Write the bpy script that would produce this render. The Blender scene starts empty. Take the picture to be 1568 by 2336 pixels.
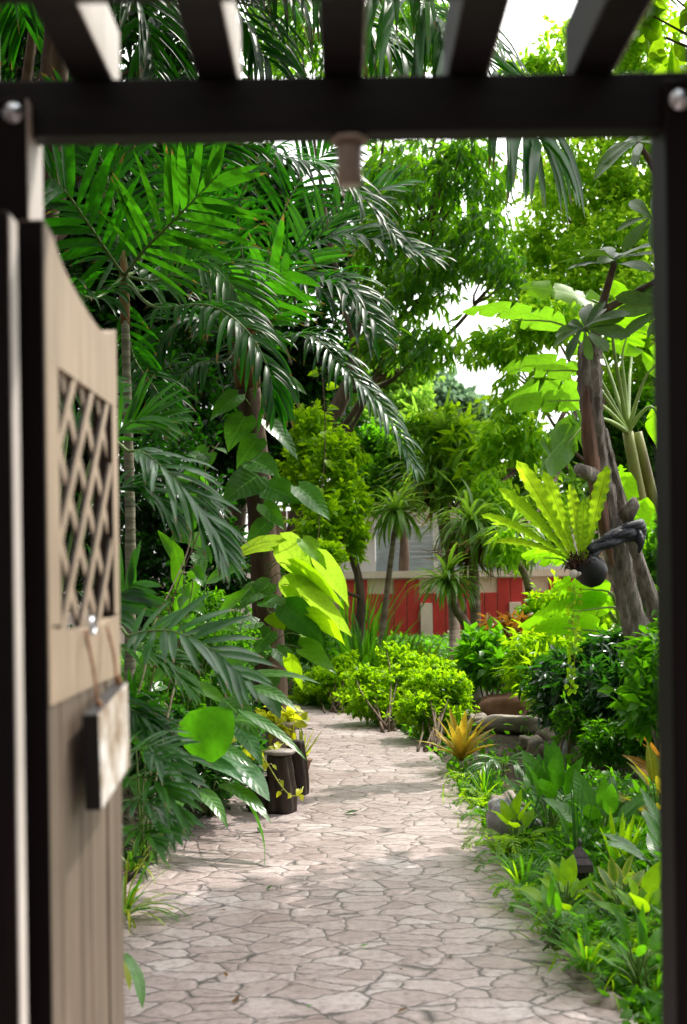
import bpy, math, random
import numpy as np
from mathutils import Vector, Matrix

rng = np.random.default_rng(11)
random.seed(11)
SC = bpy.context.scene
COL = SC.collection
F = 2920.0                      # focal length in reference pixels (1568 x 2336 frame)
ROLL = math.radians(0.75)
EYE = 1.5
CX, CY = 784.0, 1300.0
cr, sr = math.cos(ROLL), math.sin(ROLL)

def P(px, py, d):
    """world point seen at reference pixel (px,py) that stands d metres in front of the gate viewer"""
    u = (px - CX) / F; v = (CY - py) / F
    return np.array([(u*cr + v*sr)*d, d, EYE + (-u*sr + v*cr)*d])

def G(px, py, z=0.0):
    u = (px - CX) / F; v = (CY - py) / F
    k = -u*sr + v*cr
    d = (z - EYE) / k
    return np.array([(u*cr + v*sr)*d, d, z])

def nrm(a):
    a = np.asarray(a, float)
    return a / (np.linalg.norm(a, axis=-1, keepdims=True) + 1e-9)

# ------------------------------------------------------------------ mesh builder
class MB:
    def __init__(s):
        s.v = []; s.l = []; s.q = []; s.t = []; s.qm = []; s.tm = []; s.n = 0
    def add(s, v, f, l=None, mi=0):
        v = np.asarray(v, float).reshape(-1, 3); f = np.asarray(f, int)
        if l is None: l = np.zeros((len(v), 3))
        s.v.append(v); s.l.append(np.asarray(l, float).reshape(-1, 3))
        if f.shape[1] == 4:
            s.q.append(f + s.n); s.qm.append(np.full(len(f), mi))
        else:
            s.t.append(f + s.n); s.tm.append(np.full(len(f), mi))
        s.n += len(v)
    def build(s, name, mats, parent=None, loc=None, smooth=True):
        v = np.concatenate(s.v); l = np.concatenate(s.l)
        off = np.zeros(3)
        if parent is not None: off = OFF[parent.name]
        elif loc is not None: off = np.asarray(loc, float)
        v = v - off
        q = np.concatenate(s.q) if s.q else np.zeros((0, 4), int)
        t = np.concatenate(s.t) if s.t else np.zeros((0, 3), int)
        mi = np.concatenate(s.qm + s.tm).astype(np.int32)
        me = bpy.data.meshes.new(name)
        me.vertices.add(len(v)); me.vertices.foreach_set('co', v.ravel())
        lo = np.concatenate([q.ravel(), t.ravel()]).astype(np.int32)
        me.loops.add(len(lo)); me.loops.foreach_set('vertex_index', lo)
        tot = np.concatenate([np.full(len(q), 4), np.full(len(t), 3)]).astype(np.int32)
        st = np.concatenate([[0], np.cumsum(tot)[:-1]]).astype(np.int32)
        me.polygons.add(len(tot))
        me.polygons.foreach_set('loop_start', st); me.polygons.foreach_set('loop_total', tot)
        me.polygons.foreach_set('use_smooth', np.full(len(tot), smooth))
        if not isinstance(mats, (list, tuple)): mats = [mats]
        for m in mats: me.materials.append(m)
        me.polygons.foreach_set('material_index', mi)
        a = me.attributes.new('luv', 'FLOAT_VECTOR', 'POINT')
        a.data.foreach_set('vector', l.ravel())
        me.update(); me.validate()
        o = bpy.data.objects.new(name, me); COL.objects.link(o)
        if parent is not None:
            o.parent = parent
            OFF[o.name] = off
        else:
            o.location = off; OFF[o.name] = off
        return o

OFF = {}
def tag(o, label, cat, group=None):
    o['label'] = label; o['category'] = cat
    if group: o['group'] = group
    return o
def thing(name, label, cat, loc, group=None):
    o = bpy.data.objects.new(name, None); COL.objects.link(o)
    o.empty_display_size = 0.1
    o.location = Vector(loc); OFF[o.name] = np.asarray(loc, float)
    return tag(o, label, cat, group)

def copy_thing(o, loc, rz=0, s=1, label=None):
    r = o.copy(); COL.objects.link(r); r.location = Vector(loc)
    r.rotation_euler = (0, 0, rz); r.scale = (s, s, s)
    if label: r['label'] = label
    for ch in o.children:
        c = ch.copy(); COL.objects.link(c); c.parent = r
        for g in ch.children:
            e = g.copy(); COL.objects.link(e); e.parent = c
    return r

# ------------------------------------------------------------------ materials
def newmat(name):
    m = bpy.data.materials.new(name); m.use_nodes = True
    nt = m.node_tree; nt.nodes.clear()
    out = nt.nodes.new('ShaderNodeOutputMaterial')
    return m, nt, out
def N(nt, typ, **kw):
    n = nt.nodes.new(typ)
    for k, v in kw.items():
        if k in n.inputs: n.inputs[k].default_value = v
        else: setattr(n, k, v)
    return n
def ramp(nt, fac, stops):
    r = nt.nodes.new('ShaderNodeValToRGB')
    e = r.color_ramp.elements
    while len(e) < len(stops): e.new(0.5)
    for i, (p, c) in enumerate(stops):
        e[i].position = p; e[i].color = (*c, 1) if len(c) == 3 else c
    nt.links.new(fac, r.inputs[0])
    return r.outputs[0]
def mixc(nt, fac, a, b, mode='MIX'):
    n = nt.nodes.new('ShaderNodeMix'); n.data_type = 'RGBA'; n.blend_type = mode
    for s, v in ((0, fac), (6, a), (7, b)):
        if isinstance(v, (int, float)): n.inputs[s].default_value = v
        elif isinstance(v, tuple): n.inputs[s].default_value = (*v, 1)
        else: nt.links.new(v, n.inputs[s])
    return n.outputs[2]
def math_(nt, op, a, b=None, c=None):
    n = nt.nodes.new('ShaderNodeMath'); n.operation = op
    for i, v in enumerate((a, b, c)):
        if v is None: continue
        if isinstance(v, (int, float)): n.inputs[i].default_value = v
        else: nt.links.new(v, n.inputs[i])
    return n.outputs[0]

def leafmat(name, dark, light, trans, tw=0.42, rough=0.36, veins=0.0, nv=14, edge=None, brown=0.0, spec=0.22, rib=None, tip=0.0):
    m, nt, out = newmat(name); L = nt.links.new
    at = N(nt, 'ShaderNodeAttribute', attribute_name='luv')
    sp = N(nt, 'ShaderNodeSeparateXYZ'); L(at.outputs['Vector'], sp.inputs[0])
    u, v, r = sp.outputs
    au = math_(nt, 'ABSOLUTE', u)
    geo = N(nt, 'ShaderNodeNewGeometry')
    nz = N(nt, 'ShaderNodeTexNoise', Scale=9.0, Detail=3.0)
    L(geo.outputs['Position'], nz.inputs['Vector'])
    f = math_(nt, 'ADD', math_(nt, 'MULTIPLY', r, 0.75), math_(nt, 'MULTIPLY', math_(nt, 'SUBTRACT', nz.outputs[0], 0.4), 0.6))
    col = ramp(nt, f, [(0.0, dark), (1.0, light)])
    tcol = mixc(nt, f, tuple(0.6*x for x in trans), tuple(min(1, 1.25*x) for x in trans))
    if brown > 0:
        w = math_(nt, 'GREATER_THAN', r, 1 - brown)
        col = mixc(nt, w, col, (0.22, 0.11, 0.03)); tcol = mixc(nt, w, tcol, (0.5, 0.25, 0.04))
    if edge:
        w = math_(nt, 'MULTIPLY', math_(nt, 'POWER', au, 3.0), 0.85)
        col = mixc(nt, w, col, edge); tcol = mixc(nt, w, tcol, tuple(min(1, 1.6*x) for x in edge))
    if tip > 0:   # dry brown tips on some blades
        w = math_(nt, 'MULTIPLY', math_(nt, 'GREATER_THAN', math_(nt, 'ADD', v, math_(nt, 'MULTIPLY', math_(nt, 'FRACT', math_(nt, 'MULTIPLY', r, 7.31)), tip)), 1.0), .85)
        col = mixc(nt, w, col, (.16, .085, .03)); tcol = mixc(nt, w, tcol, (.3, .16, .04))
    # blotches: dust, old and young patches
    n9 = N(nt, 'ShaderNodeTexNoise', Scale=34.0, Detail=4.0); L(geo.outputs['Position'], n9.inputs['Vector'])
    bl = ramp(nt, n9.outputs[0], [(.28, (.74, .72, .74)), (.52, (1, 1, 1)), (.75, (1.15, 1.1, 1.0))])
    col = mixc(nt, 1.0, col, bl, 'MULTIPLY'); tcol = mixc(nt, .7, tcol, bl, 'MULTIPLY')
    bumpin = None
    if veins > 0:
        k = math_(nt, 'MULTIPLY', math_(nt, 'SUBTRACT', v, math_(nt, 'MULTIPLY', au, 0.16)), nv*6.283)
        s = math_(nt, 'SINE', k)
        w = math_(nt, 'MULTIPLY', math_(nt, 'POWER', math_(nt, 'MAXIMUM', s, 0.0), 10.0), 0.55*veins)
        mid = math_(nt, 'LESS_THAN', au, 0.045)
        w2 = math_(nt, 'MAXIMUM', w, math_(nt, 'MULTIPLY', mid, 0.9*min(1, veins*2)))
        rc = rib if rib else tuple(min(1, 1.9*x + 0.02) for x in light)
        col = mixc(nt, w2, col, rc)
        tcol = mixc(nt, math_(nt, 'MULTIPLY', w2, 0.6), tcol, rc if rib else tuple(min(1, 0.5*x) for x in trans))
        bumpin = math_(nt, 'ADD', s, math_(nt, 'MULTIPLY', mid, -2.0))
    pb = N(nt, 'ShaderNodeBsdfPrincipled', Roughness=rough)
    pb.inputs['Specular IOR Level'].default_value = spec
    L(col, pb.inputs['Base Color'])
    tr = N(nt, 'ShaderNodeBsdfTranslucent'); L(tcol, tr.inputs['Color'])
    if bumpin is not None:
        b = N(nt, 'ShaderNodeBump', Strength=0.35*veins, Distance=0.004); L(bumpin, b.inputs['Height'])
        L(b.outputs[0], pb.inputs['Normal'])
    mx = N(nt, 'ShaderNodeMixShader'); mx.inputs[0].default_value = tw
    L(pb.outputs[0], mx.inputs[1]); L(tr.outputs[0], mx.inputs[2]); L(mx.outputs[0], out.inputs[0])
    return m

def surf(name, stops, scale=5.0, rough=0.7, detail=6.0, bump=0.3, dist=0.01, stretch=(1, 1, 1), coords='Object', spec=0.4, metal=0.0):
    """noise coloured surface; stops = colour ramp"""
    m, nt, out = newmat(name); L = nt.links.new
    tc = N(nt, 'ShaderNodeTexCoord'); mp = N(nt, 'ShaderNodeMapping'); mp.inputs['Scale'].default_value = stretch
    L(tc.outputs[coords], mp.inputs[0])
    nz = N(nt, 'ShaderNodeTexNoise', Scale=scale, Detail=detail, Roughness=0.62)
    L(mp.outputs[0], nz.inputs['Vector'])
    pb = N(nt, 'ShaderNodeBsdfPrincipled', Roughness=rough, Metallic=metal)
    pb.inputs['Specular IOR Level'].default_value = spec
    L(ramp(nt, nz.outputs[0], stops), pb.inputs['Base Color'])
    if bump:
        b = N(nt, 'ShaderNodeBump', Strength=bump, Distance=dist); L(nz.outputs[0], b.inputs['Height']); L(b.outputs[0], pb.inputs['Normal'])
    L(pb.outputs[0], out.inputs[0])
    return m

M = {}
# foliage                       dark               light              transmitted
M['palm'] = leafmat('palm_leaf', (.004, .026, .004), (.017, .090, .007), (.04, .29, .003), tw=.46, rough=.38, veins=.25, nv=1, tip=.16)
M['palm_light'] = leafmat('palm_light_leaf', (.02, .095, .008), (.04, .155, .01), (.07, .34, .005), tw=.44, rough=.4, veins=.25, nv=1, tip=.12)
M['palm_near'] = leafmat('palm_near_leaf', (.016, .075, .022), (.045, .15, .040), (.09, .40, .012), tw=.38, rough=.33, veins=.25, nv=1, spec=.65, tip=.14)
M['mango'] = leafmat('mango_leaf', (.016, .07, .010), (.08, .22, .018), (.36, .85, .012), tw=.58, rough=.34, spec=.5)
M['mango_young'] = leafmat('mango_young_leaf', (.14, .38, .012), (.30, .62, .02), (.52, 1.0, .03), tw=.70, rough=.35, brown=.02)
M['yellow_tree'] = leafmat('yellow_tree_leaf', (.22, .52, .02), (.38, .72, .03), (.56, 1.0, .04), tw=.72, rough=.4, brown=.02)
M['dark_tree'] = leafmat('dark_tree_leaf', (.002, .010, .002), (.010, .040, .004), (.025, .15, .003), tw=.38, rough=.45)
M['far_tree'] = leafmat('far_tree_leaf', (.08, .20, .03), (.20, .36, .06), (.42, .8, .06), tw=.52, rough=.5)
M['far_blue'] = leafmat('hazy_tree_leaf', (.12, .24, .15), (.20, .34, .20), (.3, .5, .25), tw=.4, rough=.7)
M['lime'] = leafmat('lime_leaf', (.10, .26, .006), (.24, .46, .012), (.50, .95, .008), tw=.58, rough=.36)
M['midgreen'] = leafmat('mid_green_leaf', (.024, .10, .008), (.085, .23, .014), (.20, .62, .008), tw=.48, rough=.34)
M['deep'] = leafmat('deep_green_leaf', (.010, .042, .012), (.035, .11, .03), (.07, .30, .012), tw=.36, rough=.26, spec=.6)
M['broad'] = leafmat('broad_leaf', (.025, .10, .012), (.07, .21, .02), (.15, .50, .01), tw=.42, rough=.28, veins=.5, nv=9, spec=.6)
M['broad_pale'] = leafmat('pale_sheen_leaf', (.03, .11, .04), (.08, .21, .08), (.12, .45, .02), tw=.36, rough=.24, veins=.4, nv=9, spec=.9)
M['broad_lime'] = leafmat('broad_lime_leaf', (.22, .42, .02), (.36, .56, .03), (.50, .80, .04), tw=.54, rough=.36, veins=.8, nv=9)
M['broad_flat'] = leafmat('flat_green_leaf', (.02, .105, .005), (.05, .165, .008), (.10, .38, .006), tw=.5, rough=.36, veins=.85, nv=7)
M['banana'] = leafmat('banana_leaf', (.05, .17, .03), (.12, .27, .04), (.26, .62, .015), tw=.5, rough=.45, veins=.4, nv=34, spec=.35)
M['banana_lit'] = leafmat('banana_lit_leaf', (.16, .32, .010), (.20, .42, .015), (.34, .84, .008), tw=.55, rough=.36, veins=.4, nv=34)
M['plumeria'] = leafmat('plumeria_leaf', (.030, .080, .025), (.075, .14, .04), (.16, .36, .02), tw=.34, rough=.42, veins=.5, nv=14, spec=.5)
M['nest_fern'] = leafmat('nest_fern_leaf', (.16, .36, .010), (.28, .50, .015), (.54, .96, .02), tw=.6, rough=.36, veins=.45, nv=26, rib=(.03, .02, .008))
M['dracaena'] = leafmat('dracaena_leaf', (.05, .15, .016), (.18, .34, .05), (.40, .78, .03), tw=.45, rough=.36, edge=(.20, .32, .05), spec=.5)
M['dead'] = leafmat('dead_leaf', (.10, .05, .02), (.28, .16, .06), (.3, .16, .04), tw=.3, rough=.7)
M['variegated'] = leafmat('variegated_leaf', (.05, .14, .01), (.14, .26, .02), (.3, .55, .02), tw=.42, rough=.33, edge=(.45, .42, .06))
M['bromeliad'] = leafmat('bromeliad_leaf', (.30, .28, .02), (.50, .26, .04), (.8, .5, .03), tw=.45, rough=.33, edge=(.4, .4, .04))
M['croton'] = leafmat('croton_leaf', (.12, .20, .012), (.42, .34, .02), (.6, .55, .02), tw=.45, rough=.3, veins=.5, nv=9, brown=.12)
M['rusty'] = leafmat('rusty_leaf', (.10, .12, .015), (.34, .13, .03), (.5, .22, .02), tw=.4, rough=.32)
M['grassy'] = leafmat('grass_blade', (.03, .13, .012), (.10, .27, .02), (.2, .60, .012), tw=.45, rough=.36)
M['grass_yellow'] = leafmat('yellow_blade', (.14, .24, .015), (.34, .36, .04), (.55, .65, .04), tw=.45, rough=.36)
M['pothos'] = leafmat('golden_leaf', (.28, .36, .012), (.50, .50, .03), (.75, .8, .02), tw=.5, rough=.36)
M['flower'] = surf('orange_petal', [(.3, (.55, .06, .02)), (.7, (.75, .22, .03))], scale=20, rough=.5, bump=0)
# woods and hard surfaces
def barkmat(name, a, b, c, scale=9, st=(1, 1, .25), bump=.9, dist=.02, rough=.85):
    return surf(name, [(.30, a), (.52, b), (.72, c)], scale=scale, rough=rough, detail=9, bump=bump, dist=dist, stretch=st)
M['bark_palm'] = barkmat('palm_bark', (.018, .010, .006), (.075, .042, .022), (.17, .105, .06), scale=6, st=(1.6, 1.6, .35))
M['bark_thin'] = barkmat('thin_palm_bark', (.05, .05, .03), (.16, .15, .09), (.30, .28, .20), scale=8, st=(.3, .3, 3))
M['bark_grey'] = barkmat('grey_bark', (.09, .075, .062), (.28, .24, .205), (.56, .51, .47), scale=17, st=(1.5, 1.5, .45), bump=1.0, dist=.05)
M['bark_red'] = barkmat('red_bark', (.06, .03, .02), (.22, .12, .08), (.36, .22, .16), scale=7, st=(2, 2, .18), bump=1.0, dist=.02)
M['bark_plain'] = barkmat('plain_bark', (.05, .035, .025), (.16, .11, .08), (.26, .20, .15), scale=8)
M['bark_cane'] = barkmat('cane_bark', (.10, .07, .05), (.30, .22, .17), (.45, .36, .30), scale=6, st=(.6, .6, 2.0), bump=.5)
M['crownshaft'] = barkmat('crownshaft_skin', (.05, .02, .01), (.16, .055, .02), (.12, .16, .03), scale=3, st=(1, 1, .3), bump=.2)
M['stem'] = surf('green_stem', [(.3, (.05, .12, .015)), (.7, (.14, .22, .04))], scale=6, rough=.5, bump=.1)
M['stem_yellow'] = surf('yellow_stem', [(.3, (.28, .32, .04)), (.7, (.45, .45, .08))], scale=6, rough=.5, bump=.1)
M['stem_pale'] = surf('pale_stem', [(.3, (.16, .24, .06)), (.7, (.32, .42, .12))], scale=4, rough=.4, bump=.1, stretch=(1, 1, .3))
M['twig'] = surf('brown_twig', [(.3, (.08, .05, .03)), (.7, (.22, .15, .10))], scale=20, rough=.8, bump=.4)
M['vine_cord'] = surf('dry_vine', [(.3, (.25, .2, .13)), (.7, (.5, .42, .3))], scale=20, rough=.8, bump=.3)
M['pseudostem'] = surf('banana_stem', [(.3, (.10, .055, .025)), (.5, (.25, .24, .06)), (.7, (.30, .36, .10))], scale=5, rough=.5, bump=.4, stretch=(1, 1, .18))

def woodmat(name, a, b, scale=4, st=(14, 14, 1.0), rough=.5, bump=.25, spec=.4, grooves=None):
    m, nt, out = newmat(name); L = nt.links.new
    tc = N(nt, 'ShaderNodeTexCoord'); mp = N(nt, 'ShaderNodeMapping'); mp.inputs['Scale'].default_value = st
    L(tc.outputs['Object'], mp.inputs[0])
    nz = N(nt, 'ShaderNodeTexNoise', Scale=scale, Detail=8.0, Roughness=.65, Distortion=.4); L(mp.outputs[0], nz.inputs['Vector'])
    n2 = N(nt, 'ShaderNodeTexNoise', Scale=2.3, Detail=4.0); L(tc.outputs['Object'], n2.inputs['Vector'])
    c = ramp(nt, nz.outputs[0], [(.3, a), (.7, b)])
    c = mixc(nt, ramp(nt, n2.outputs[0], [(.35, (0, 0, 0)), (.75, (.5, .5, .5))]), c, tuple(.5*x for x in a))
    pb = N(nt, 'ShaderNodeBsdfPrincipled', Roughness=rough); pb.inputs['Specular IOR Level'].default_value = spec
    L(c, pb.inputs['Base Color'])
    b_ = N(nt, 'ShaderNodeBump', Strength=bump, Distance=.004); L(nz.outputs[0], b_.inputs['Height']); L(b_.outputs[0], pb.inputs['Normal'])
    L(pb.outputs[0], out.inputs[0]); return m
M['wood_dark'] = woodmat('dark_stained_wood', (.004, .0025, .0035), (.011, .007, .009), rough=.55, st=(1.5, 12, 12), spec=.22)
M['wood_post'] = woodmat('dark_post_wood', (.004, .002, .002), (.011, .005, .005), rough=.55, spec=.15)
M['wood_sun_tint'] = woodmat('sun_tinted_wood', (.50, .44, .40), (.72, .66, .62), rough=.55)  # sunlight on right-facing timber sides, put into the wood colour
M['wood_gate'] = woodmat('beige_gate_wood', (.28, .205, .14), (.44, .335, .24), rough=.6, scale=3, st=(10, 10, .8))
M['wood_plank'] = woodmat('brown_gate_plank', (.095, .066, .046), (.20, .15, .11), rough=.6, scale=3, st=(10, 10, .7))
M['lattice_shade_tint'] = woodmat('shaded_lattice_wood', (.020, .011, .009), (.07, .045, .03), rough=.7)  # shade on edges facing the viewer, put into the colour
M['wood_stump'] = woodmat('dark_stump_wood', (.005, .003, .002), (.050, .024, .013), rough=.55, scale=7, st=(4, 4, .35), bump=.8)
M['stump_top'] = surf('worn_stump_top', [(.3, (.13, .10, .085)), (.7, (.34, .29, .26))], scale=16, rough=.55, bump=.4, dist=.005)
M['sign_face'] = surf('peeling_sign_paint', [(.36, (.20, .13, .08)), (.47, (.38, .31, .24)), (.62, (.66, .63, .60))], scale=16, rough=.7, bump=.5, dist=.004)
M['sign_edge'] = woodmat('sign_edge_wood', (.006, .005, .006), (.014, .010, .009), rough=.7)
M['cord'] = surf('jute_cord', [(.3, (.20, .10, .05)), (.7, (.36, .20, .11))], scale=60, rough=.9, bump=.3)
M['steel'] = surf('bolt_steel', [(.3, (.45, .47, .52)), (.7, (.7, .72, .78))], scale=30, rough=.3, metal=.9, bump=.1)
M['lampcase'] = surf('lamp_case', [(.3, (.22, .18, .155)), (.7, (.34, .29, .25))], scale=14, rough=.5, bump=.1)
M['lampglass'] = surf('lamp_glass', [(.3, (.45, .43, .38)), (.7, (.55, .53, .48))], scale=10, rough=.3, bump=0)
M['black_plastic'] = surf('black_plastic', [(.3, (.006, .006, .008)), (.7, (.016, .016, .020))], scale=8, rough=.45, bump=.2)
M['black_cloth'] = surf('black_cloth', [(.3, (.005, .006, .010)), (.7, (.030, .032, .045))], scale=26, rough=.6, bump=.8, dist=.012, stretch=(.4, 1, 2.5))
M['shell'] = surf('white_shell', [(.3, (.6, .52, .44)), (.7, (.8, .74, .68))], scale=12, rough=.5, bump=.1)
M['moss_fibre'] = surf('root_fibre', [(.3, (.03, .014, .008)), (.7, (.12, .055, .03))], scale=25, rough=.9, bump=1)
M['lantern'] = surf('lantern_paint', [(.3, (.022, .016, .02)), (.7, (.07, .05, .055))], scale=30, rough=.4, bump=.2)
M['clay'] = surf('terracotta', [(.3, (.14, .07, .04)), (.7, (.32, .20, .13))], scale=9, rough=.8, bump=.4)
M['pot_stone'] = surf('stone_pot', [(.3, (.16, .12, .10)), (.7, (.36, .30, .26))], scale=9, rough=.8, bump=.4)
M['rock'] = surf('river_rock', [(.3, (.10, .07, .055)), (.5, (.24, .19, .155)), (.7, (.40, .34, .29))], scale=5, rough=.7, bump=.5, dist=.02)
M['rock_red'] = surf('reddish_rock', [(.3, (.13, .05, .03)), (.7, (.32, .16, .11))], scale=6, rough=.7, bump=.5, dist=.02)
M['rock_grey'] = surf('grey_rock', [(.3, (.16, .15, .14)), (.5, (.32, .31, .30)), (.7, (.55, .54, .52))], scale=7, rough=.8, bump=.6, dist=.02)
M['soil'] = surf('garden_soil', [(.3, (.018, .011, .007)), (.55, (.055, .036, .022)), (.75, (.11, .08, .05))], scale=7, rough=.95, bump=1, dist=.04, detail=10)
M['fence_red'] = surf('red_fence_paint', [(.3, (.46, .035, .030)), (.7, (.60, .06, .05))], scale=5, rough=.6, bump=.1)
M['fence_cream'] = surf('cream_fence_paint', [(.3, (.72, .62, .52)), (.7, (.84, .76, .66))], scale=4, rough=.7, bump=.1)
M['house_white'] = surf('white_house_wall', [(.3, (.82, .83, .84)), (.7, (.90, .90, .90))], scale=3, rough=.8, bump=.1)
M['house_wood'] = surf('brown_house_board', [(.3, (.30, .21, .15)), (.7, (.48, .36, .27))], scale=4, rough=.8, bump=.1, stretch=(6, 6, .4))
M['louvre'] = surf('louvre_glass', [(.3, (.34, .43, .48)), (.7, (.48, .57, .62))], scale=2, rough=.18, bump=0, spec=.7)
M['blue_sill'] = surf('blue_sill_paint', [(.3, (.20, .33, .48)), (.7, (.30, .44, .58))], scale=3, rough=.6, bump=0)
M['pink_wall'] = surf('pink_wall_render', [(.3, (.50, .32, .24)), (.7, (.66, .47, .37))], scale=3, rough=.85, bump=.2)
M['roof_tile'] = surf('grey_roof_sheet', [(.3, (.45, .45, .45)), (.7, (.65, .65, .65))], scale=3, rough=.6, bump=.1)

def pathmat():
    m, nt, out = newmat('stamped_concrete'); L = nt.links.new
    tc = N(nt, 'ShaderNodeTexCoord')
    n0 = N(nt, 'ShaderNodeTexNoise', Scale=4.5, Detail=7.0, Roughness=.68); L(tc.outputs['Object'], n0.inputs['Vector'])
    v1 = N(nt, 'ShaderNodeVectorMath', operation='SUBTRACT'); L(n0.outputs['Color'], v1.inputs[0]); v1.inputs[1].default_value = (.5, .5, .5)
    v2 = N(nt, 'ShaderNodeVectorMath', operation='SCALE'); L(v1.outputs[0], v2.inputs[0]); v2.inputs['Scale'].default_value = .13
    v3 = N(nt, 'ShaderNodeVectorMath', operation='ADD'); L(tc.outputs['Object'], v3.inputs[0]); L(v2.outputs[0], v3.inputs[1])
    mp = N(nt, 'ShaderNodeMapping'); mp.inputs['Scale'].default_value = (.78, 1.12, 0.0); L(v3.outputs[0], mp.inputs[0])
    vo = N(nt, 'ShaderNodeTexVoronoi', feature='DISTANCE_TO_EDGE', Scale=7.4, Randomness=.94); L(mp.outputs[0], vo.inputs['Vector'])
    vc = N(nt, 'ShaderNodeTexVoronoi', feature='F1', Scale=7.4, Randomness=.94); L(mp.outputs[0], vc.inputs['Vector'])
    # crack width varies so some joints fade out
    n1 = N(nt, 'ShaderNodeTexNoise', Scale=2.1, Detail=5.0, Roughness=.6); L(tc.outputs['Object'], n1.inputs['Vector'])
    n2 = N(nt, 'ShaderNodeTexNoise', Scale=26.0, Detail=8.0, Roughness=.7); L(tc.outputs['Object'], n2.inputs['Vector'])
    n3 = N(nt, 'ShaderNodeTexNoise', Scale=90.0, Detail=4.0, Roughness=.7); L(tc.outputs['Object'], n3.inputs['Vector'])
    wid = math_(nt, 'ADD', math_(nt, 'MULTIPLY', n1.outputs[0], .066), .006)
    crack = math_(nt, 'SUBTRACT', 1.0, math_(nt, 'SMOOTH_MIN', math_(nt, 'DIVIDE', vo.outputs['Distance'], wid), 1.0, .3))
    crack = math_(nt, 'MAXIMUM', crack, 0.0)
    n4 = N(nt, 'ShaderNodeTexNoise', Scale=5.0, Detail=3.0); L(tc.outputs['Object'], n4.inputs['Vector'])
    crackv = math_(nt, 'MULTIPLY', crack, ramp(nt, n4.outputs[0], [(.30, (.3, .3, .3)), (.46, (1, 1, 1))]))
    sepc = N(nt, 'ShaderNodeSeparateColor'); L(vc.outputs['Color'], sepc.inputs[0])
    base = ramp(nt, math_(nt, 'ADD', math_(nt, 'MULTIPLY', n1.outputs[0], .66), math_(nt, 'MULTIPLY', sepc.outputs[0], .22)),
                [(.25, (.27, .195, .183)), (.5, (.40, .32, .31)), (.75, (.58, .52, .515))])
    mot = ramp(nt, n2.outputs[0], [(.30, (.40, .36, .35)), (.47, (.88, .86, .85)), (.60, (1.05, 1.05, 1.05)), (.72, (1.2, 1.2, 1.2))])
    base = mixc(nt, 1.0, base, mot, 'MULTIPLY')
    base = mixc(nt, math_(nt, 'MULTIPLY', crackv, .97), base, (.012, .008, .008))
    pb = N(nt, 'ShaderNodeBsdfPrincipled'); L(base, pb.inputs['Base Color'])
    pb.inputs['Specular IOR Level'].default_value = .55
    rr = N(nt, 'ShaderNodeMapRange'); L(n2.outputs[0], rr.inputs[0]); rr.inputs[3].default_value = .30; rr.inputs[4].default_value = .56
    L(rr.outputs[0], pb.inputs['Roughness'])
    h = math_(nt, 'ADD', math_(nt, 'ADD', math_(nt, 'MULTIPLY', math_(nt, 'MINIMUM', vo.outputs['Distance'], .10), 6.0), math_(nt, 'MULTIPLY', n2.outputs[0], .55)), math_(nt, 'MULTIPLY', n3.outputs[0], .18))
    b = N(nt, 'ShaderNodeBump', Strength=.75, Distance=.012); L(h, b.inputs['Height']); L(b.outputs[0], pb.inputs['Normal'])
    L(pb.outputs[0], out.inputs[0]); return m
M['path'] = pathmat()

# ------------------------------------------------------------------ shape helpers
def box(mb, x0, x1, y0, y1, z0, z1, mi=0):
    v = [(x0,y0,z0),(x1,y0,z0),(x1,y1,z0),(x0,y1,z0),(x0,y0,z1),(x1,y0,z1),(x1,y1,z1),(x0,y1,z1)]
    mb.add(v, [(0,3,2,1),(4,5,6,7),(0,1,5,4),(1,2,6,5),(2,3,7,6),(3,0,4,7)], mi=mi)

def boxobj(name, mat, parent, x0, x1, y0, y1, z0, z1, bev=.004, loc=None):
    mb = MB(); box(mb, x0, x1, y0, y1, z0, z1)
    o = mb.build(name, mat, parent, loc=loc, smooth=False)
    if bev:
        m = o.modifiers.new('bevel', 'BEVEL'); m.width = bev; m.segments = 2
    return o

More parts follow.
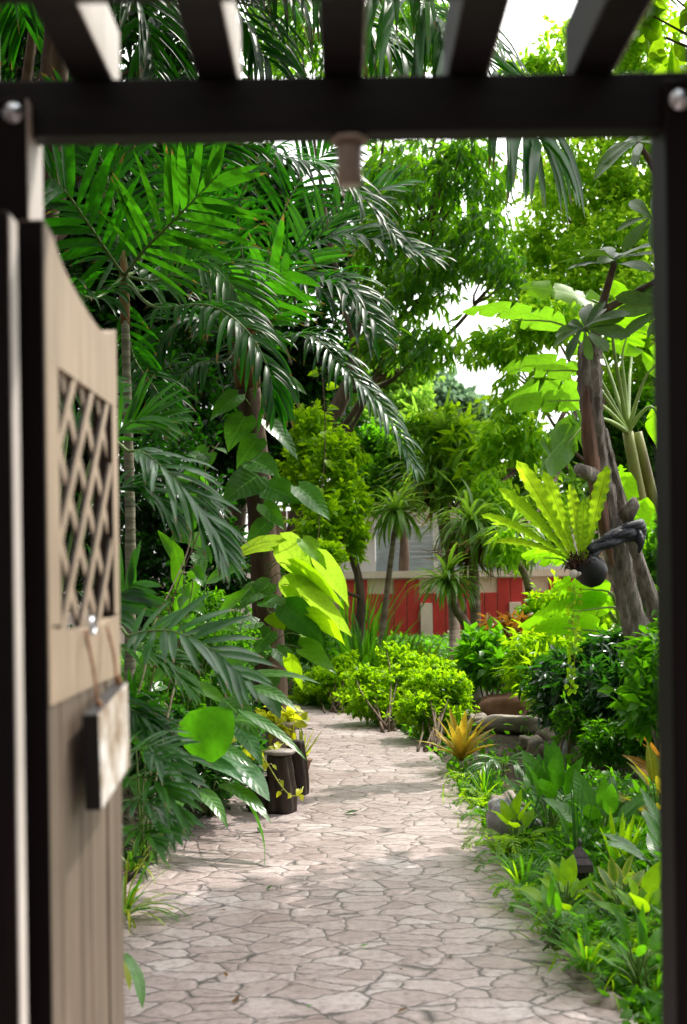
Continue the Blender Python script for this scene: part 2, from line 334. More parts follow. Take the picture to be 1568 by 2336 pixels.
def tube(mb, pts, rad, n=8, mi=0, wob=0.0, caps=True, lob=None):
    pts = np.asarray(pts, float); k = len(pts)
    rad = np.interp(np.linspace(0, 1, k), np.linspace(0, 1, len(np.atleast_1d(rad))), np.atleast_1d(rad))
    tan = nrm(np.gradient(pts, axis=0))
    ref = np.array([0.13, -1.0, 0.07]) if abs(tan[0][1]) < .9 else np.array([1., 0, 0])
    a = nrm(np.cross(tan, ref)); b = np.cross(tan, a)
    th = np.linspace(0, 2*np.pi, n, endpoint=False)
    R = np.repeat(rad[:, None], n, 1)
    if lob: R = R * (1 + lob[1]*np.sin(lob[0]*th + 1.3)[None, :] + lob[1]*.6*np.sin((lob[0]+2)*th + np.linspace(0, 3, k)[:, None]))
    if wob: R = R * (1 + wob*rng.normal(size=R.shape))
    v = pts[:, None, :] + R[..., None]*(np.cos(th)[None, :, None]*a[:, None, :] + np.sin(th)[None, :, None]*b[:, None, :])
    l = np.stack([np.broadcast_to(np.cos(th), (k, n)), np.repeat(np.linspace(0, 1, k)[:, None], n, 1), np.full((k, n), rng.random())], -1)
    i = np.arange(k-1)[:, None]*n; j = np.arange(n)[None, :]; j2 = (j+1) % n
    f = np.stack([i+j, i+j2, i+n+j2, i+n+j], -1).reshape(-1, 4)
    v = v.reshape(-1, 3); l = l.reshape(-1, 3)
    if caps:
        nv = len(v)
        v = np.concatenate([v, pts[:1], pts[-1:]]); l = np.concatenate([l, [[0, 0, .5], [0, 1, .5]]])
        jj = np.arange(n)
        c0 = np.stack([np.full(n, nv), (jj+1) % n, jj], -1)
        c1 = np.stack([np.full(n, nv+1), (k-1)*n+jj, (k-1)*n+(jj+1) % n], -1)
        base = mb.n
        mb.add(v, f, l, mi)
        mb.t.append(np.concatenate([c0, c1]) + base); mb.tm.append(np.full(2*n, mi))
    else:
        mb.add(v, f, l, mi)

def spline(cp, n=24):
    """Catmull-Rom through the control points"""
    cp = np.asarray(cp, float)
    if len(cp) == 2: return cp[0] + (cp[1]-cp[0])*np.linspace(0, 1, n)[:, None]
    c = np.vstack([2*cp[0]-cp[1], cp, 2*cp[-1]-cp[-2]])
    s = np.linspace(0, len(cp)-1-1e-6, n); out = []
    for x in s:
        i = int(x); t = x-i; p0, p1, p2, p3 = c[i:i+4]
        out.append(.5*((2*p1)+(p2-p0)*t+(2*p0-5*p1+4*p2-p3)*t*t+(3*p1-p0-3*p2+p3)*t**3))
    return np.array(out)

PROF = {
    'lance': ([0, .08, .3, .6, .85, 1], [.12, .55, 1, .8, .36, .02]),
    'strap': ([0, .15, .5, .8, 1], [.55, .9, 1, .7, .03]),
    'ovate': ([0, .05, .25, .5, .75, .92, 1], [.10, .6, 1, .93, .58, .2, .02]),
    'round': ([0, .05, .2, .5, .75, .92, 1], [.15, .6, .95, 1, .75, .32, .03]),
    'heart': ([0, .05, .18, .4, .7, .9, 1], [.35, .8, 1, .92, .55, .17, .02]),
    'spat': ([0, .1, .35, .65, .85, .96, 1], [.07, .16, .6, 1, .85, .4, .05]),
    'banana': ([0, .06, .2, .7, .9, 1], [.12, .7, 1, .95, .55, .06]),
    'nest': ([0, .2, .5, .75, .92, 1], [.16, .40, .85, 1, .72, .06]),
}
def blade(L=1., W=.2, prof='lance', n=5, m=1, fold=.25, droop=.3, wave=0., lobes=0., pw=1.3, freq=9., side=0., arch=0., tears=0):
    t = np.linspace(0, 1, n+1); c = np.linspace(-1, 1, 2*m+1)
    w = W/2*np.interp(t, *PROF[prof])
    ang = droop*t**pw
    y = np.concatenate([[0], np.cumsum(np.cos(ang[1:]))])*L/n
    z = -np.concatenate([[0], np.cumsum(np.sin(ang[1:]))])*L/n
    X = c[None, :]*w[:, None]; ac = np.abs(c)[None, :]
    Y = np.repeat(y[:, None], 2*m+1, 1) - lobes*L*(ac**2)*((1-t[:, None])**4)
    Z = z[:, None] + ac*w[:, None]*fold - arch*(ac**2)*w[:, None]
    if wave:
        ph = rng.random()*6.28
        Z = Z + wave*W*ac**1.5*np.sin(t[:, None]*freq + ph + (c[None, :] > 0)*1.7)*np.minimum(1, 4*t[:, None])
    if tears:
        for sgn in (-1, 1):
            rows = np.sort(rng.choice(np.arange(4, n-2), tears, replace=False))
            lo = 0
            for rr in list(rows) + [n+1]:
                cc = c*sgn > 0
                Z[lo:rr][:, cc] += (rng.normal()*.16)*np.abs(X[lo:rr][:, cc])
                lo = rr
            for rr in rows:
                dep = rng.uniform(.15, .6)
                for ci in range(2*m+1):
                    if c[ci]*sgn > dep: X[rr, ci] = sgn*dep*w[rr]
    if side: X = X + side*L*(t[:, None]**2)
    v = np.stack([X, Y, Z], -1).reshape(-1, 3)
    l = np.stack([np.broadcast_to(c[None, :], X.shape), np.broadcast_to(t[:, None], X.shape), np.zeros(X.shape)], -1).reshape(-1, 3)
    k = 2*m+1
    i = np.arange(n)[:, None]*k; j = np.arange(2*m)[None, :]
    f = np.stack([i+j, i+j+1, i+k+j+1, i+k+j], -1).reshape(-1, 4)
    return v, f, l

def puts(mb, tm, pos, D, U, S, mi=0, R=None):
    """many copies of a leaf template; D = direction of its length, U = the side its upper face looks to"""
    v, f, l = tm
    pos = np.atleast_2d(pos); Nn = len(pos)
    D = nrm(np.broadcast_to(D, (Nn, 3))); U = np.broadcast_to(U, (Nn, 3))
    X = nrm(np.cross(D, U)); Z = np.cross(X, D)
    S = np.broadcast_to(S, (Nn,))
    if R is None: R = rng.random(Nn)
    R = np.broadcast_to(R, (Nn,))
    W = pos[:, None, :] + S[:, None, None]*(v[None, :, :1]*X[:, None, :] + v[None, :, 1:2]*D[:, None, :] + v[None, :, 2:]*Z[:, None, :])
    LL = np.broadcast_to(l[None], (Nn, len(v), 3)).copy(); LL[..., 2] = R[:, None]
    ff = (f[None] + (np.arange(Nn)*len(v))[:, None, None]).reshape(-1, f.shape[1])
    mb.add(W.reshape(-1, 3), ff, LL.reshape(-1, 3), mi)

def rdir(n):
    return nrm(rng.normal(size=(n, 3)))

def leafy(mb, blobs, twigs, k, size, tms, droop=.3, spread=.9, shell=.45, out=.6, mi=0, flat=.0, rbias=None):
    """leaf whorls spread through ellipsoid blobs [(centre, radii)]"""
    vol = np.array([np.prod(r)**.75 for _, r in blobs]); vol = vol/vol.sum()
    for (c, r), w in zip(blobs, vol):
        n = max(3, int(twigs*w)); c = np.asarray(c, float); r = np.asarray(r, float)
        o = rdir(n); rad = (shell + (1-shell)*rng.random(n)**.6)
        rad = rad*(1 + .16*np.sin(o[:, 0]*5 + c[0]*3) + .14*np.sin(o[:, 2]*6 + c[1]*2))
        rad = rad*np.where(rng.random(n) < .16, rng.uniform(1., 1.38, n), 1.)
        p = c + o*r*rad[:, None]
        td = nrm(o*out + rng.normal(size=(n, 3))*.45 + np.array([0, 0, -droop*.4]))
        p = np.repeat(p, k, 0); td = np.repeat(td, k, 0)
        ld = nrm(td*.55 + rng.normal(size=p.shape)*spread*.6 + np.array([0, 0, -droop]))
        p = p + td*size*rng.uniform(-.6, .6, size=(len(p), 1))
        up = nrm(rng.normal(size=p.shape)*.6 + np.array([.42, .45, .9]))
        rr = np.clip(np.repeat(rng.random(n), k)*.6 + rng.random(len(p))*.4, 0, 1)
        if rbias is not None: rr = np.clip(rr + rbias, 0, 1)
        s = size*rng.uniform(.65, 1.25, len(p))
        pick = rng.integers(0, len(tms), len(p))
        for q, tm in enumerate(tms):
            mk = pick == q
            if mk.any(): puts(mb, tm, p[mk], ld[mk], up[mk], s[mk], mi, rr[mk])

def tms_of(prof, W, n=2, m=1, k=3, fold=.3, dr=(.2, .9)):
    return [blade(1, W*random.uniform(.85, 1.15), prof, n, m, fold, random.uniform(*dr)) for _ in range(k)]
T_mango = tms_of('lance', .24, 3, 1, 4, .3, (.4, 1.1))
T_oval = tms_of('ovate', .5, 2, 1, 4, .3, (.1, .8))
T_tiny = tms_of('ovate', .55, 2, 1, 3, .2, (.1, .6))
T_lance = tms_of('lance', .3, 3, 1, 4, .3, (.3, 1.0))

def frond(mb, cp, nl=34, L=.45, W=.04, up=(0, 0, 1), a0=35, a1=62, grav=.35, lift=.25, t0=.12, rad=.012, mi=0, mr=1, nseg=5, jit=.13, fold=.35, tipL=.45, skip=.05, baseL=.55):
    """pinnate palm frond along the control points"""
    C = spline(cp, 40); tt = np.linspace(0, 1, 40)
    Tn = nrm(np.gradient(C, axis=0)); up = np.asarray(up, float)
    tube(mb, C, [rad, rad*.8, rad*.5, rad*.2], 6, mr)
    for s in (-1, 1):
        for i in range(nl):
            t = t0 + (1-t0)*(i + .5*(s > 0))/nl
            if t > 1 or rng.random() < skip: continue
            p = np.array([np.interp(t, tt, C[:, k]) for k in range(3)])
            T = nrm(np.array([np.interp(t, tt, Tn[:, k]) for k in range(3)]))
            S = nrm(np.cross(T, up)); Nn = np.cross(S, T)
            q = (t-t0)/(1-t0)
            a = math.radians(a0 + (a1-a0)*q + rng.normal()*5)
            ln = L*(np.interp(q, [0, .25, .55, .85, 1], [baseL, .95, 1., .72, tipL]))*(1+rng.normal()*.07)
            d = nrm(s*S*math.cos(a) + T*math.sin(a) + Nn*(lift + rng.normal()*jit) + rng.normal(size=3)*jit*.6)
            # leaflet centreline bends under its weight
            pts = [p]; step = ln/nseg; dd = d.copy()
            for j in range(nseg):
                dd = nrm(dd + np.array([0, 0, -1.])*grav*(.25+.9*j/nseg)*(.75+.5*rng.random()))
                pts.append(pts[-1] + dd*step)
            pts = np.array(pts); tg = nrm(np.gradient(pts, axis=0))
            sd = nrm(np.cross(tg, Nn + .25*rng.normal(size=3)*jit*3)); nn = np.cross(sd, tg)
            ww = W/2*np.interp(np.linspace(0, 1, nseg+1), [0, .12, .4, .75, 1], [.35, .85, 1, .75, .04])*(1+rng.normal()*.08)
            V = np.stack([pts - sd*ww[:, None] + nn*(ww*fold)[:, None], pts, pts + sd*ww[:, None] + nn*(ww*fold)[:, None]], 1).reshape(-1, 3)
            k = np.arange(nseg)[:, None]*3; j2 = np.arange(2)[None, :]
            f = np.stack([k+j2, k+j2+1, k+3+j2+1, k+3+j2], -1).reshape(-1, 4)
            r = rng.random()
            l = np.stack([np.tile([-1., 0, 1.], nseg+1), np.repeat(np.linspace(0, 1, nseg+1), 3), np.full(3*(nseg+1), r)], -1)
            mb.add(V, f, l, mi)

def part(mb, name, mats, parent, label=None, smooth=True):
    o = mb.build(name, mats, parent, smooth=smooth)
    if label: o['label'] = label
    return o

def tuft(mb, base, n, L, W, spread=1.0, up=1.0, droop=.9, mi=0, prof='strap', nseg=6, rj=.03, jitL=.25, fold=.3):
    """strap leaves rising and arching out of one base"""
    base = np.asarray(base, float)
    for i in range(n):
        a = rng.random()*6.283; e = rng.random()**.7
        d = nrm(np.array([math.cos(a)*spread*e, math.sin(a)*spread*e, up]))
        tm = blade(1, W/L, prof, nseg, 1, fold, droop*(.35+.9*e)*rng.uniform(.7, 1.2), pw=1.2)
        p = base + np.array([math.cos(a), math.sin(a), 0])*rj*rng.random()
        puts(mb, tm, p, d, np.array([-d[0], -d[1], 1.2]) + rng.normal(size=3)*.1, L*(1-jitL*rng.random()), mi)

def leaf_to(mb, b, t, W, prof='ovate', up=(0, -1, .6), droop=.5, n=10, m=3, fold=.15, wave=.03, lobes=0., mi=0, r=None, arch=.0, freq=9., tears=0):
    """a broad leaf whose base is at b and whose tip is about at t"""
    b = np.asarray(b, float); t = np.asarray(t, float)
    L = np.linalg.norm(t-b); d = (t-b)/L
    v, f, l = blade(1, W/L, prof, n, m, fold, droop, wave, lobes, freq=freq, arch=arch, tears=tears)
    # rotate so that the tip of the bent blade lies on the chord
    mid = m
    tip = v.reshape(n+1, 2*m+1, 3)[-1, mid]
    a = math.atan2(tip[2], tip[1]); ca, sa = math.cos(-a), math.sin(-a)
    y = v[:, 1]*ca - v[:, 2]*sa; z = v[:, 1]*sa + v[:, 2]*ca
    k = 1/np.hypot(tip[1], tip[2])
    v = np.stack([v[:, 0], y*k, z*k], -1)
    puts(mb, (v, f, l), b, d, np.asarray(up, float), L, mi, r)

exec_sections = []

# ================================================================== camera, light, render settings
cam_d = bpy.data.cameras.new('camera'); cam = bpy.data.objects.new('camera', cam_d); COL.objects.link(cam)
cam_d.sensor_width = 36; cam_d.lens = 45; cam_d.sensor_fit = 'AUTO'
cam_d.shift_y = (CY - 1168)/2336
cam_d.clip_start = .05; cam_d.clip_end = 2000
cam.matrix_world = Matrix(((cr, sr, 0, 0), (0, 0, -1, 0), (-sr, cr, 0, EYE), (0, 0, 0, 1)))
cam_d.dof.use_dof = True; cam_d.dof.focus_distance = 8.5; cam_d.dof.aperture_fstop = 3.2
SC.camera = cam

SUN = np.array([.50, .62, 1.02]); SUN = SUN/np.linalg.norm(SUN)
sd = bpy.data.lights.new('sun', 'SUN'); so = bpy.data.objects.new('sun', sd); COL.objects.link(so)
sd.energy = 5.0; sd.angle = math.radians(.53); sd.color = (1, .94, .84)
so.rotation_euler = Vector(-SUN).to_track_quat('-Z', 'Y').to_euler()
so.location = (6, 8, 14)
w = bpy.data.worlds.new('World'); SC.world = w; w.use_nodes = True
wn = w.node_tree; bg = wn.nodes['Background']
sky = wn.nodes.new('ShaderNodeTexSky'); sky.sky_type = 'NISHITA'; sky.sun_disc = False
sky.sun_elevation = math.asin(SUN[2]); sky.sun_rotation = math.atan2(SUN[0], SUN[1])
sky.air_density = 1.0; sky.dust_density = 2.0; sky.ozone_density = 1.0
# bright tropical haze: thin white cloud over the blue sky
wtc = wn.nodes.new('ShaderNodeTexCoord')
wnz = wn.nodes.new('ShaderNodeTexNoise'); wnz.inputs['Scale'].default_value = 2.2; wnz.inputs['Detail'].default_value = 6
wn.links.new(wtc.outputs['Generated'], wnz.inputs['Vector'])
wfac = ramp(wn, wnz.outputs[0], [(.30, (.62, .62, .62)), (.62, (1, 1, 1))])
# the haze is brightest round the sun
wdot = wn.nodes.new('ShaderNodeVectorMath'); wdot.operation = 'DOT_PRODUCT'
wn.links.new(wtc.outputs['Generated'], wdot.inputs[0]); wdot.inputs[1].default_value = tuple(SUN)
wgl = math_(wn, 'ADD', math_(wn, 'MULTIPLY', math_(wn, 'POWER', math_(wn, 'MAXIMUM', wdot.outputs['Value'], 0.0), 2.4), 43.0), 3.0)
wcl = wn.nodes.new('ShaderNodeCombineColor'); wn.links.new(wgl, wcl.inputs[0]); wn.links.new(wgl, wcl.inputs[1]); wn.links.new(math_(wn, 'MULTIPLY', wgl, .97), wcl.inputs[2])
wcol = mixc(wn, wfac, sky.outputs[0], wcl.outputs[0])
wn.links.new(wcol, bg.inputs[0]); bg.inputs[1].default_value = .15
SC.view_settings.view_transform = 'Standard'; SC.view_settings.look = 'None'
SC.view_settings.exposure = 0; SC.view_settings.gamma = 1
SC.render.engine = 'CYCLES'
cy = SC.cycles
cy.max_bounces = 8; cy.diffuse_bounces = 5; cy.glossy_bounces = 2; cy.transmission_bounces = 4; cy.transparent_max_bounces = 4
cy.sample_clamp_indirect = 6; cy.caustics_reflective = False; cy.caustics_refractive = False
cy.use_denoising = True
try: cy.denoiser = 'OPENIMAGEDENOISE'
except Exception: pass

# ================================================================== setting: ground, path, fence, house
def structure(o): o['kind'] = 'structure'; return o
RE = np.array([(.95,-4),(.95,2),(.95,4.2),(.85,5.3),(.80,7.06),(.78,8.4),(.75,10.0),(.70,10.8),(.56,11.6),(.27,12.8),(-.13,13.9),(-.7,14.7),(-1.7,15.4),(-4,16.2)])
LE = np.array([(-1.15,-4),(-1.15,2),(-1.12,4.2),(-1.08,5.3),(-1.04,6.6),(-.92,7.6),(-.75,8.6),(-.58,9.8),(-.50,11),(-.50,12.2),(-.66,13.1),(-1.2,13.8),(-2.2,14.3),(-4,15)])
def edge_curves(n=140):
    a = spline(np.c_[RE, np.zeros(len(RE))], n); b = spline(np.c_[LE, np.zeros(len(LE))], n)
    return a, b
RC, LC = edge_curves()
mb = MB(); K = 10
u = np.linspace(0, 1, K)
wig = .012*np.sin(np.linspace(0, 60, len(RC)))+.01*rng.normal(size=len(RC))
RC2 = RC.copy(); RC2[:, 0] += wig
g = LC[:, None, :]*(1-u)[None, :, None] + RC2[:, None, :]*u[None, :, None]
skL = LC.copy(); skL[:, 2] = -.14; skR = RC2.copy(); skR[:, 2] = -.14
g = np.concatenate([skL[:, None], g, skR[:, None]], 1)
kk = K+2
i = np.arange(len(RC)-1)[:, None]*kk; j = np.arange(kk-1)[None, :]
mb.add(g.reshape(-1, 3), np.stack([i+j, i+j+1, i+kk+j+1, i+kk+j], -1).reshape(-1, 4))
path = structure(mb.build('path', M['path'], loc=(0, 0, 0), smooth=False))

mb = MB()
xs = np.concatenate([[-400, -120, -40, -20], np.linspace(-12, 12, 61), [20, 40, 120, 400]])
ys = np.concatenate([[-200, -40, -12], np.linspace(-4, 32, 91), [45, 80, 160, 420]])
gx, gy = np.meshgrid(xs, ys)
def ground_z(x, y):
    rx = np.interp(y, RE[:, 1], RE[:, 0]); lx = np.interp(y, LE[:, 1], LE[:, 0])
    outr = np.clip((x-rx)/1.2, 0, 1); outl = np.clip((lx-x)/1.2, 0, 1)
    return -.035 + .135*outr + .12*outl + np.clip((np.hypot(x*.6, y)-60)/300, 0, 1)*4
gz = ground_z(gx, gy) + (.035*rng.normal(size=gx.shape))*((np.abs(gx) < 13) & (np.abs(gx) > 1.2))
nx = len(xs)
i = np.arange(len(ys)-1)[:, None]*nx; j = np.arange(nx-1)[None, :]
mb.add(np.stack([gx, gy, gz], -1).reshape(-1, 3), np.stack([i+j, i+j+1, i+nx+j+1, i+nx+j], -1).reshape(-1, 4))
structure(mb.build('ground', M['soil'], loc=(0, 0, 0)))

# ------------------------------------------------------------------ gateway with rafters
gw = thing('pergola_gateway', 'dark stained timber gateway with open rafters framing the view of the path', 'gateway', (0, 2.05, 0))
def gpart(name, mat, x0, x1, y0, y1, z0, z1, bev=.004, parent=gw, label=None):
    o = boxobj(name, mat, parent, x0, x1, y0, y1, z0, z1, bev)
    if label: o['label'] = label
    return o
pl = gpart('post', M['wood_post'], -.62, -.487, 2.0, 2.1, -.05, 2.245, label='left gate post with sunlight tinted onto its inner face')
gpart('sun_tint_face', M['wood_sun_tint'], -.4868, -.4845, 2.002, 2.098, 0, 2.243, 0, parent=pl)  # thin pale strip paints the sun on the inner side
pr = gpart('post', M['wood_post'], .512, .65, 2.0, 2.1, -.05, 2.262)
jb = gpart('jamb_board', M['wood_post'], -.56, -.4655, 1.80, 1.845, -.05, 2.012)
gpart('sun_tint_face', M['wood_sun_tint'], -.4653, -.463, 1.802, 1.843, 0, 2.006, 0, parent=jb)
gpart('beam', M['wood_dark'], -1.5, 1.5, 2.03, 2.08, 2.194, 2.284)
gpart('beam', M['wood_dark'], -1.5, 1.5, 1.50, 1.552, 2.189, 2.284)
for k in range(-4, 5):
    x = .008 + .2*k
    r = gpart('rafter', M['wood_dark'], x-.032, x+.032, .9, 2.112, 2.286, 2.392)
    gpart('sun_tint_face', M['wood_sun_tint'], x+.0322, x+.0345, .905, 2.107, 2.289, 2.389, 0, parent=r)  # sun on the rafter side, painted as a pale strip
def bolt(c, r):
    mb = MB(); th = np.linspace(0, 2*np.pi, 16, endpoint=False)
    prof = [(r*1.25, 0), (r*1.25, -.003), (r*.95, -.004), (r*.8, -.009), (r*.4, -.013), (.0005, -.014)]
    v = np.array([[(c[0]+a*math.cos(t), c[1]+b, c[2]+a*math.sin(t)) for t in th] for a, b in prof])
    i = np.arange(len(prof)-1)[:, None]*16; j = np.arange(16)[None, :]
    mb.add(v.reshape(-1, 3), np.stack([i+j, i+(j+1) % 16, i+16+(j+1) % 16, i+16+j], -1).reshape(-1, 4))
    return mb
b = P(30, 258, 2.0); part(bolt(b, .013), 'bolt', M['steel'], pl)
b = P(1551, 228, 2.0); part(bolt(b, .013), 'bolt', M['steel'], pr)

# ------------------------------------------------------------------ gate leaf, swung open
gt = thing('garden_gate', 'open wooden gate leaf with a scooped top and a diagonal lattice window', 'gate', (-.46, 1.93, 0))
X0, X1 = -.484, -.445
def prism(mb, top, bot, x0=X0, x1=X1):
    top = np.asarray(top); bot = np.asarray(bot); n = len(top)
    v = []
    for (y, z), (y2, z2) in zip(top, bot): v += [(x0, y, z), (x1, y, z), (x1, y2, z2), (x0, y2, z2)]
    f = []
    for k in range(n-1):
        for a in range(4): f.append((4*k+a, 4*k+(a+1) % 4, 4*k+4+(a+1) % 4, 4*k+4+a))
    f.append((3, 2, 1, 0)); e = 4*(n-1); f.append((e, e+1, e+2, e+3))
    mb.add(v, f)
def edge_shade_tint(o):
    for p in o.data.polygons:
        if p.normal.y < -.5 and p.center.y > .3: p.material_index = 1  # far stile edge painted dark to stand for shade
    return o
topc = spline([(1.93,2.034,0),(1.985,2.025,0),(2.05,1.998,0),(2.15,1.976,0),(2.29,1.957,0),(2.40,1.951,0),(2.475,1.962,0),(2.54,1.982,0)], 26)[:, :2]
ys_ = topc[:, 0]
mb = MB(); prism(mb, topc, np.c_[ys_, np.full(len(ys_), 1.826)]); part(mb, 'top_board', M['wood_gate'], gt, smooth=False)
mb = MB(); prism(mb, [(1.93,1.8255),(2.015,1.8255)], [(1.93,1.4205),(2.015,1.4205)]); edge_shade_tint(part(mb, 'stile', [M['wood_gate'], M['lattice_shade_tint']], gt, smooth=False))
mb = MB(); prism(mb, [(2.482,1.8255),(2.54,1.8255)], [(2.482,1.4205),(2.54,1.4205)]); edge_shade_tint(part(mb, 'stile', [M['wood_gate'], M['lattice_shade_tint']], gt, smooth=False))
mb = MB()
yb = np.linspace(1.93, 2.54, 15); arch = 1.415 - .018*np.sin((yb-1.93)/.61*np.pi)
prism(mb, np.c_[yb, np.maximum(arch, 0)+.005], np.c_[yb, np.full(15, 1.30)]); part(mb, 'rail', M['wood_gate'], gt, smooth=False)
mb = MB(); e = np.linspace(1.93, 2.54, 9)
for a, b_ in zip(e[:-1], e[1:]): prism(mb, [(a+.003, 1.2995), (b_-.003, 1.2995)], [(a+.003, .05), (b_-.003, .05)], X0+.002, X1-.003+.003*(rng.random()))
part(mb, 'plank_panel', M['wood_plank'], gt, smooth=False)
mb = MB(); box(mb, X0+.012, X0+.016, 1.935, 2.535, .06, 1.29); part(mb, 'backing', M['wood_dark'], gt, smooth=False)
mb = MB(); box(mb, X0-.0005, X1-.002, 1.924, 1.9295, .05, 2.03); part(mb, 'hinge_edge', M['wood_post'], gt, smooth=False)
for sgn, xa in ((1, -.4530), (-1, -.4610)):
    mb = MB(); hw = .017 if sgn > 0 else .019
    for k in range(-4, 9):
        # strips y = y0 + sgn*(z-1.42); keep the piece between the frame members
        zz = np.linspace(1.409, 1.836, 60); y0 = 2.015 + .03 + .150*k
        yy = y0 + sgn*(zz-1.42) if sgn > 0 else y0 - (zz-1.42)
        ok = (yy > 2.002) & (yy < 2.495)
        if ok.sum() < 2: continue
        z0, z1 = zz[ok][0], zz[ok][-1]; ya, yb2 = yy[ok][0], yy[ok][-1]
        v = [(xa, ya-hw, z0), (xa, ya+hw, z0), (xa, yb2+hw, z1), (xa, yb2-hw, z1)]
        v = v + [(xa+.006, p[1], p[2]) for p in v]
        mb.add(v, [(0,1,2,3),(7,6,5,4),(0,4,5,1),(1,5,6,2),(2,6,7,3),(3,7,4,0)])
    lo = part(mb, 'lattice', [M['wood_gate'], M['lattice_shade_tint']], gt, smooth=False)
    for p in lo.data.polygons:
        if abs(p.normal.x) < .5: p.material_index = 1  # slat edges take the painted shade

# ------------------------------------------------------------------ sign hanging on the gate
sg = thing('hanging_sign', 'weathered board sign with peeling pale paint hung on two cords from the gate', 'sign', (-.414, 2.22, 1.12))
bo = boxobj('board', [M['sign_face']], sg, -.428, -.400, 2.085, 2.365, 1.125, 1.285, .003)
bo.data.materials.append(M['sign_edge'])
bo.data.update()
for p in bo.data.polygons:
    if p.normal.x < .5: p.material_index = 1
# the board hangs a little crooked
bo.rotation_euler = (math.radians(6), 0, 0)
ctr = Vector((-.414, 2.22, 1.20)) - Vector(sg.location)
bo.location = ctr - Matrix.Rotation(math.radians(6), 3, 'X') @ ctr
for a, b_ in (((192, 1436, 2.16), (209, 1615, 2.14)), ((236, 1430, 2.36), (250, 1556, 2.32))):
    mb = MB(); q0, q1 = P(*a), P(*b_); q0[0] = -.437; q1[0] = -.414
    tube(mb, spline([q0, (q0+q1)/2+[.004, 0, -.004], q1], 8), [.0028], 6); part(mb, 'cord', M['cord'], sg)
    mb = MB(); tube(mb, spline([q1+[0,0,.012], q1+[.004,.004,0], q1+[0,0,-.012]], 6), [.004, .0065, .004], 8); part(mb, 'knot', M['cord'], sg)
mb = MB(); c = P(205, 1428, 2.22); th = np.linspace(0, 6.283, 18); c[0] = -.436
tube(mb, np.c_[np.full(18, c[0]), c[1]+.02*np.cos(th), c[2]+.014*np.sin(th)], [.003], 6, caps=False); part(mb, 'hook', M['steel'], sg)

# ------------------------------------------------------------------ lamp under the beam
lp = thing('ceiling_lamp', 'small brown cylindrical lamp fixed under the gateway beam', 'lamp', P(797, 330, 2.06))
c = P(797, 318, 2.056)
mb = MB(); tube(mb, [(c[0], c[1], 2.1925), (c[0], c[1], 2.186)], [.031], 28); part(mb, 'base_plate', M['lampcase'], lp)
mb = MB(); tube(mb, [(c[0], c[1], 2.1855), (c[0], c[1], 2.168), (c[0], c[1], 2.150), (c[0], c[1], 2.118)], [.0215, .021, .0205, .020], 28); part(mb, 'case', M['lampcase'], lp)
mb = MB(); tube(mb, [(c[0], c[1], 2.1175), (c[0], c[1], 2.1160)], [.017], 20); part(mb, 'lens', M['lampglass'], lp)

# ================================================================== far background: house, wall, fence
hs = thing('house', 'white house wall with a louvred window and brown boards behind the red fence', 'house', (3, 30.2, 0))
mb = MB(); box(mb, -.2, 3.2, 30.0, 34, -.1, 1.33); box(mb, -.2, .34, 30.0, 30.06, 1.335, 3.0); box(mb, 3.75, 10, 30.0, 34, -.1, 3.0)
box(mb, -.2, 3.745, 30.0, 30.06, 2.62, 3.0)
part(mb, 'wall', M['house_white'], hs, smooth=False)
mb = MB()
for k in range(6): box(mb, -1.9+.30*k, -1.9+.30*k+.285, 29.9, 29.96, -.1, 2.9)
part(mb, 'board_wall', M['house_wood'], hs, smooth=False)
wf = None
mb = MB()
for x0, x1, z0, z1 in ((.35,.75,1.34,2.615), (3.66,3.745,1.34,2.615), (.755,3.655,2.53,2.615), (.755,3.655,1.34,1.40), (2.12,2.22,1.405,2.525)):
    box(mb, x0, x1, 29.96, 30.05, z0, z1)
wf = part(mb, 'window', M['house_white'], hs, smooth=False)
mb = MB()
for x0, x1 in ((.76, 2.115), (2.225, 3.65)):
    for k in range(9):
        z = 1.41+.124*k
        mb.add([(x0,30.03,z),(x1,30.03,z),(x1,30.0,z+.122),(x0,30.0,z+.122)], [(0,1,2,3)])
part(mb, 'louvre', M['louvre'], wf, smooth=False)
part((lambda m: (box(m, .3, 3.8, 29.9, 30.05, 1.25, 1.335), m)[1])(MB()), 'sill', M['blue_sill'], wf, smooth=False)
mb = MB()
v = [(-2.2,29.3,2.95),(10.4,29.3,2.95),(10.4,32.5,3.25),(-2.2,32.5,3.25)]
mb.add(v + [(a,b,c+.06) for a,b,c in v], [(3,2,1,0),(4,5,6,7),(0,1,5,4),(1,2,6,5),(2,3,7,6),(3,0,4,7)])
part(mb, 'roof', M['roof_tile'], hs, smooth=False)

pw = thing('garden_wall', 'pink rendered garden wall with pale rails behind the banana plants', 'wall', (7, 21, 0))
mb = MB(); box(mb, 4.2, 11, 21.0, 21.2, -.1, 3.4); part(mb, 'panel', M['pink_wall'], pw, smooth=False)
for z in (1.55, 1.95, 2.35): part((lambda m: (box(m, 4.2, 11, 20.93, 20.997, z, z+.12), m)[1])(MB()), 'rail', M['fence_cream'], pw, smooth=False)

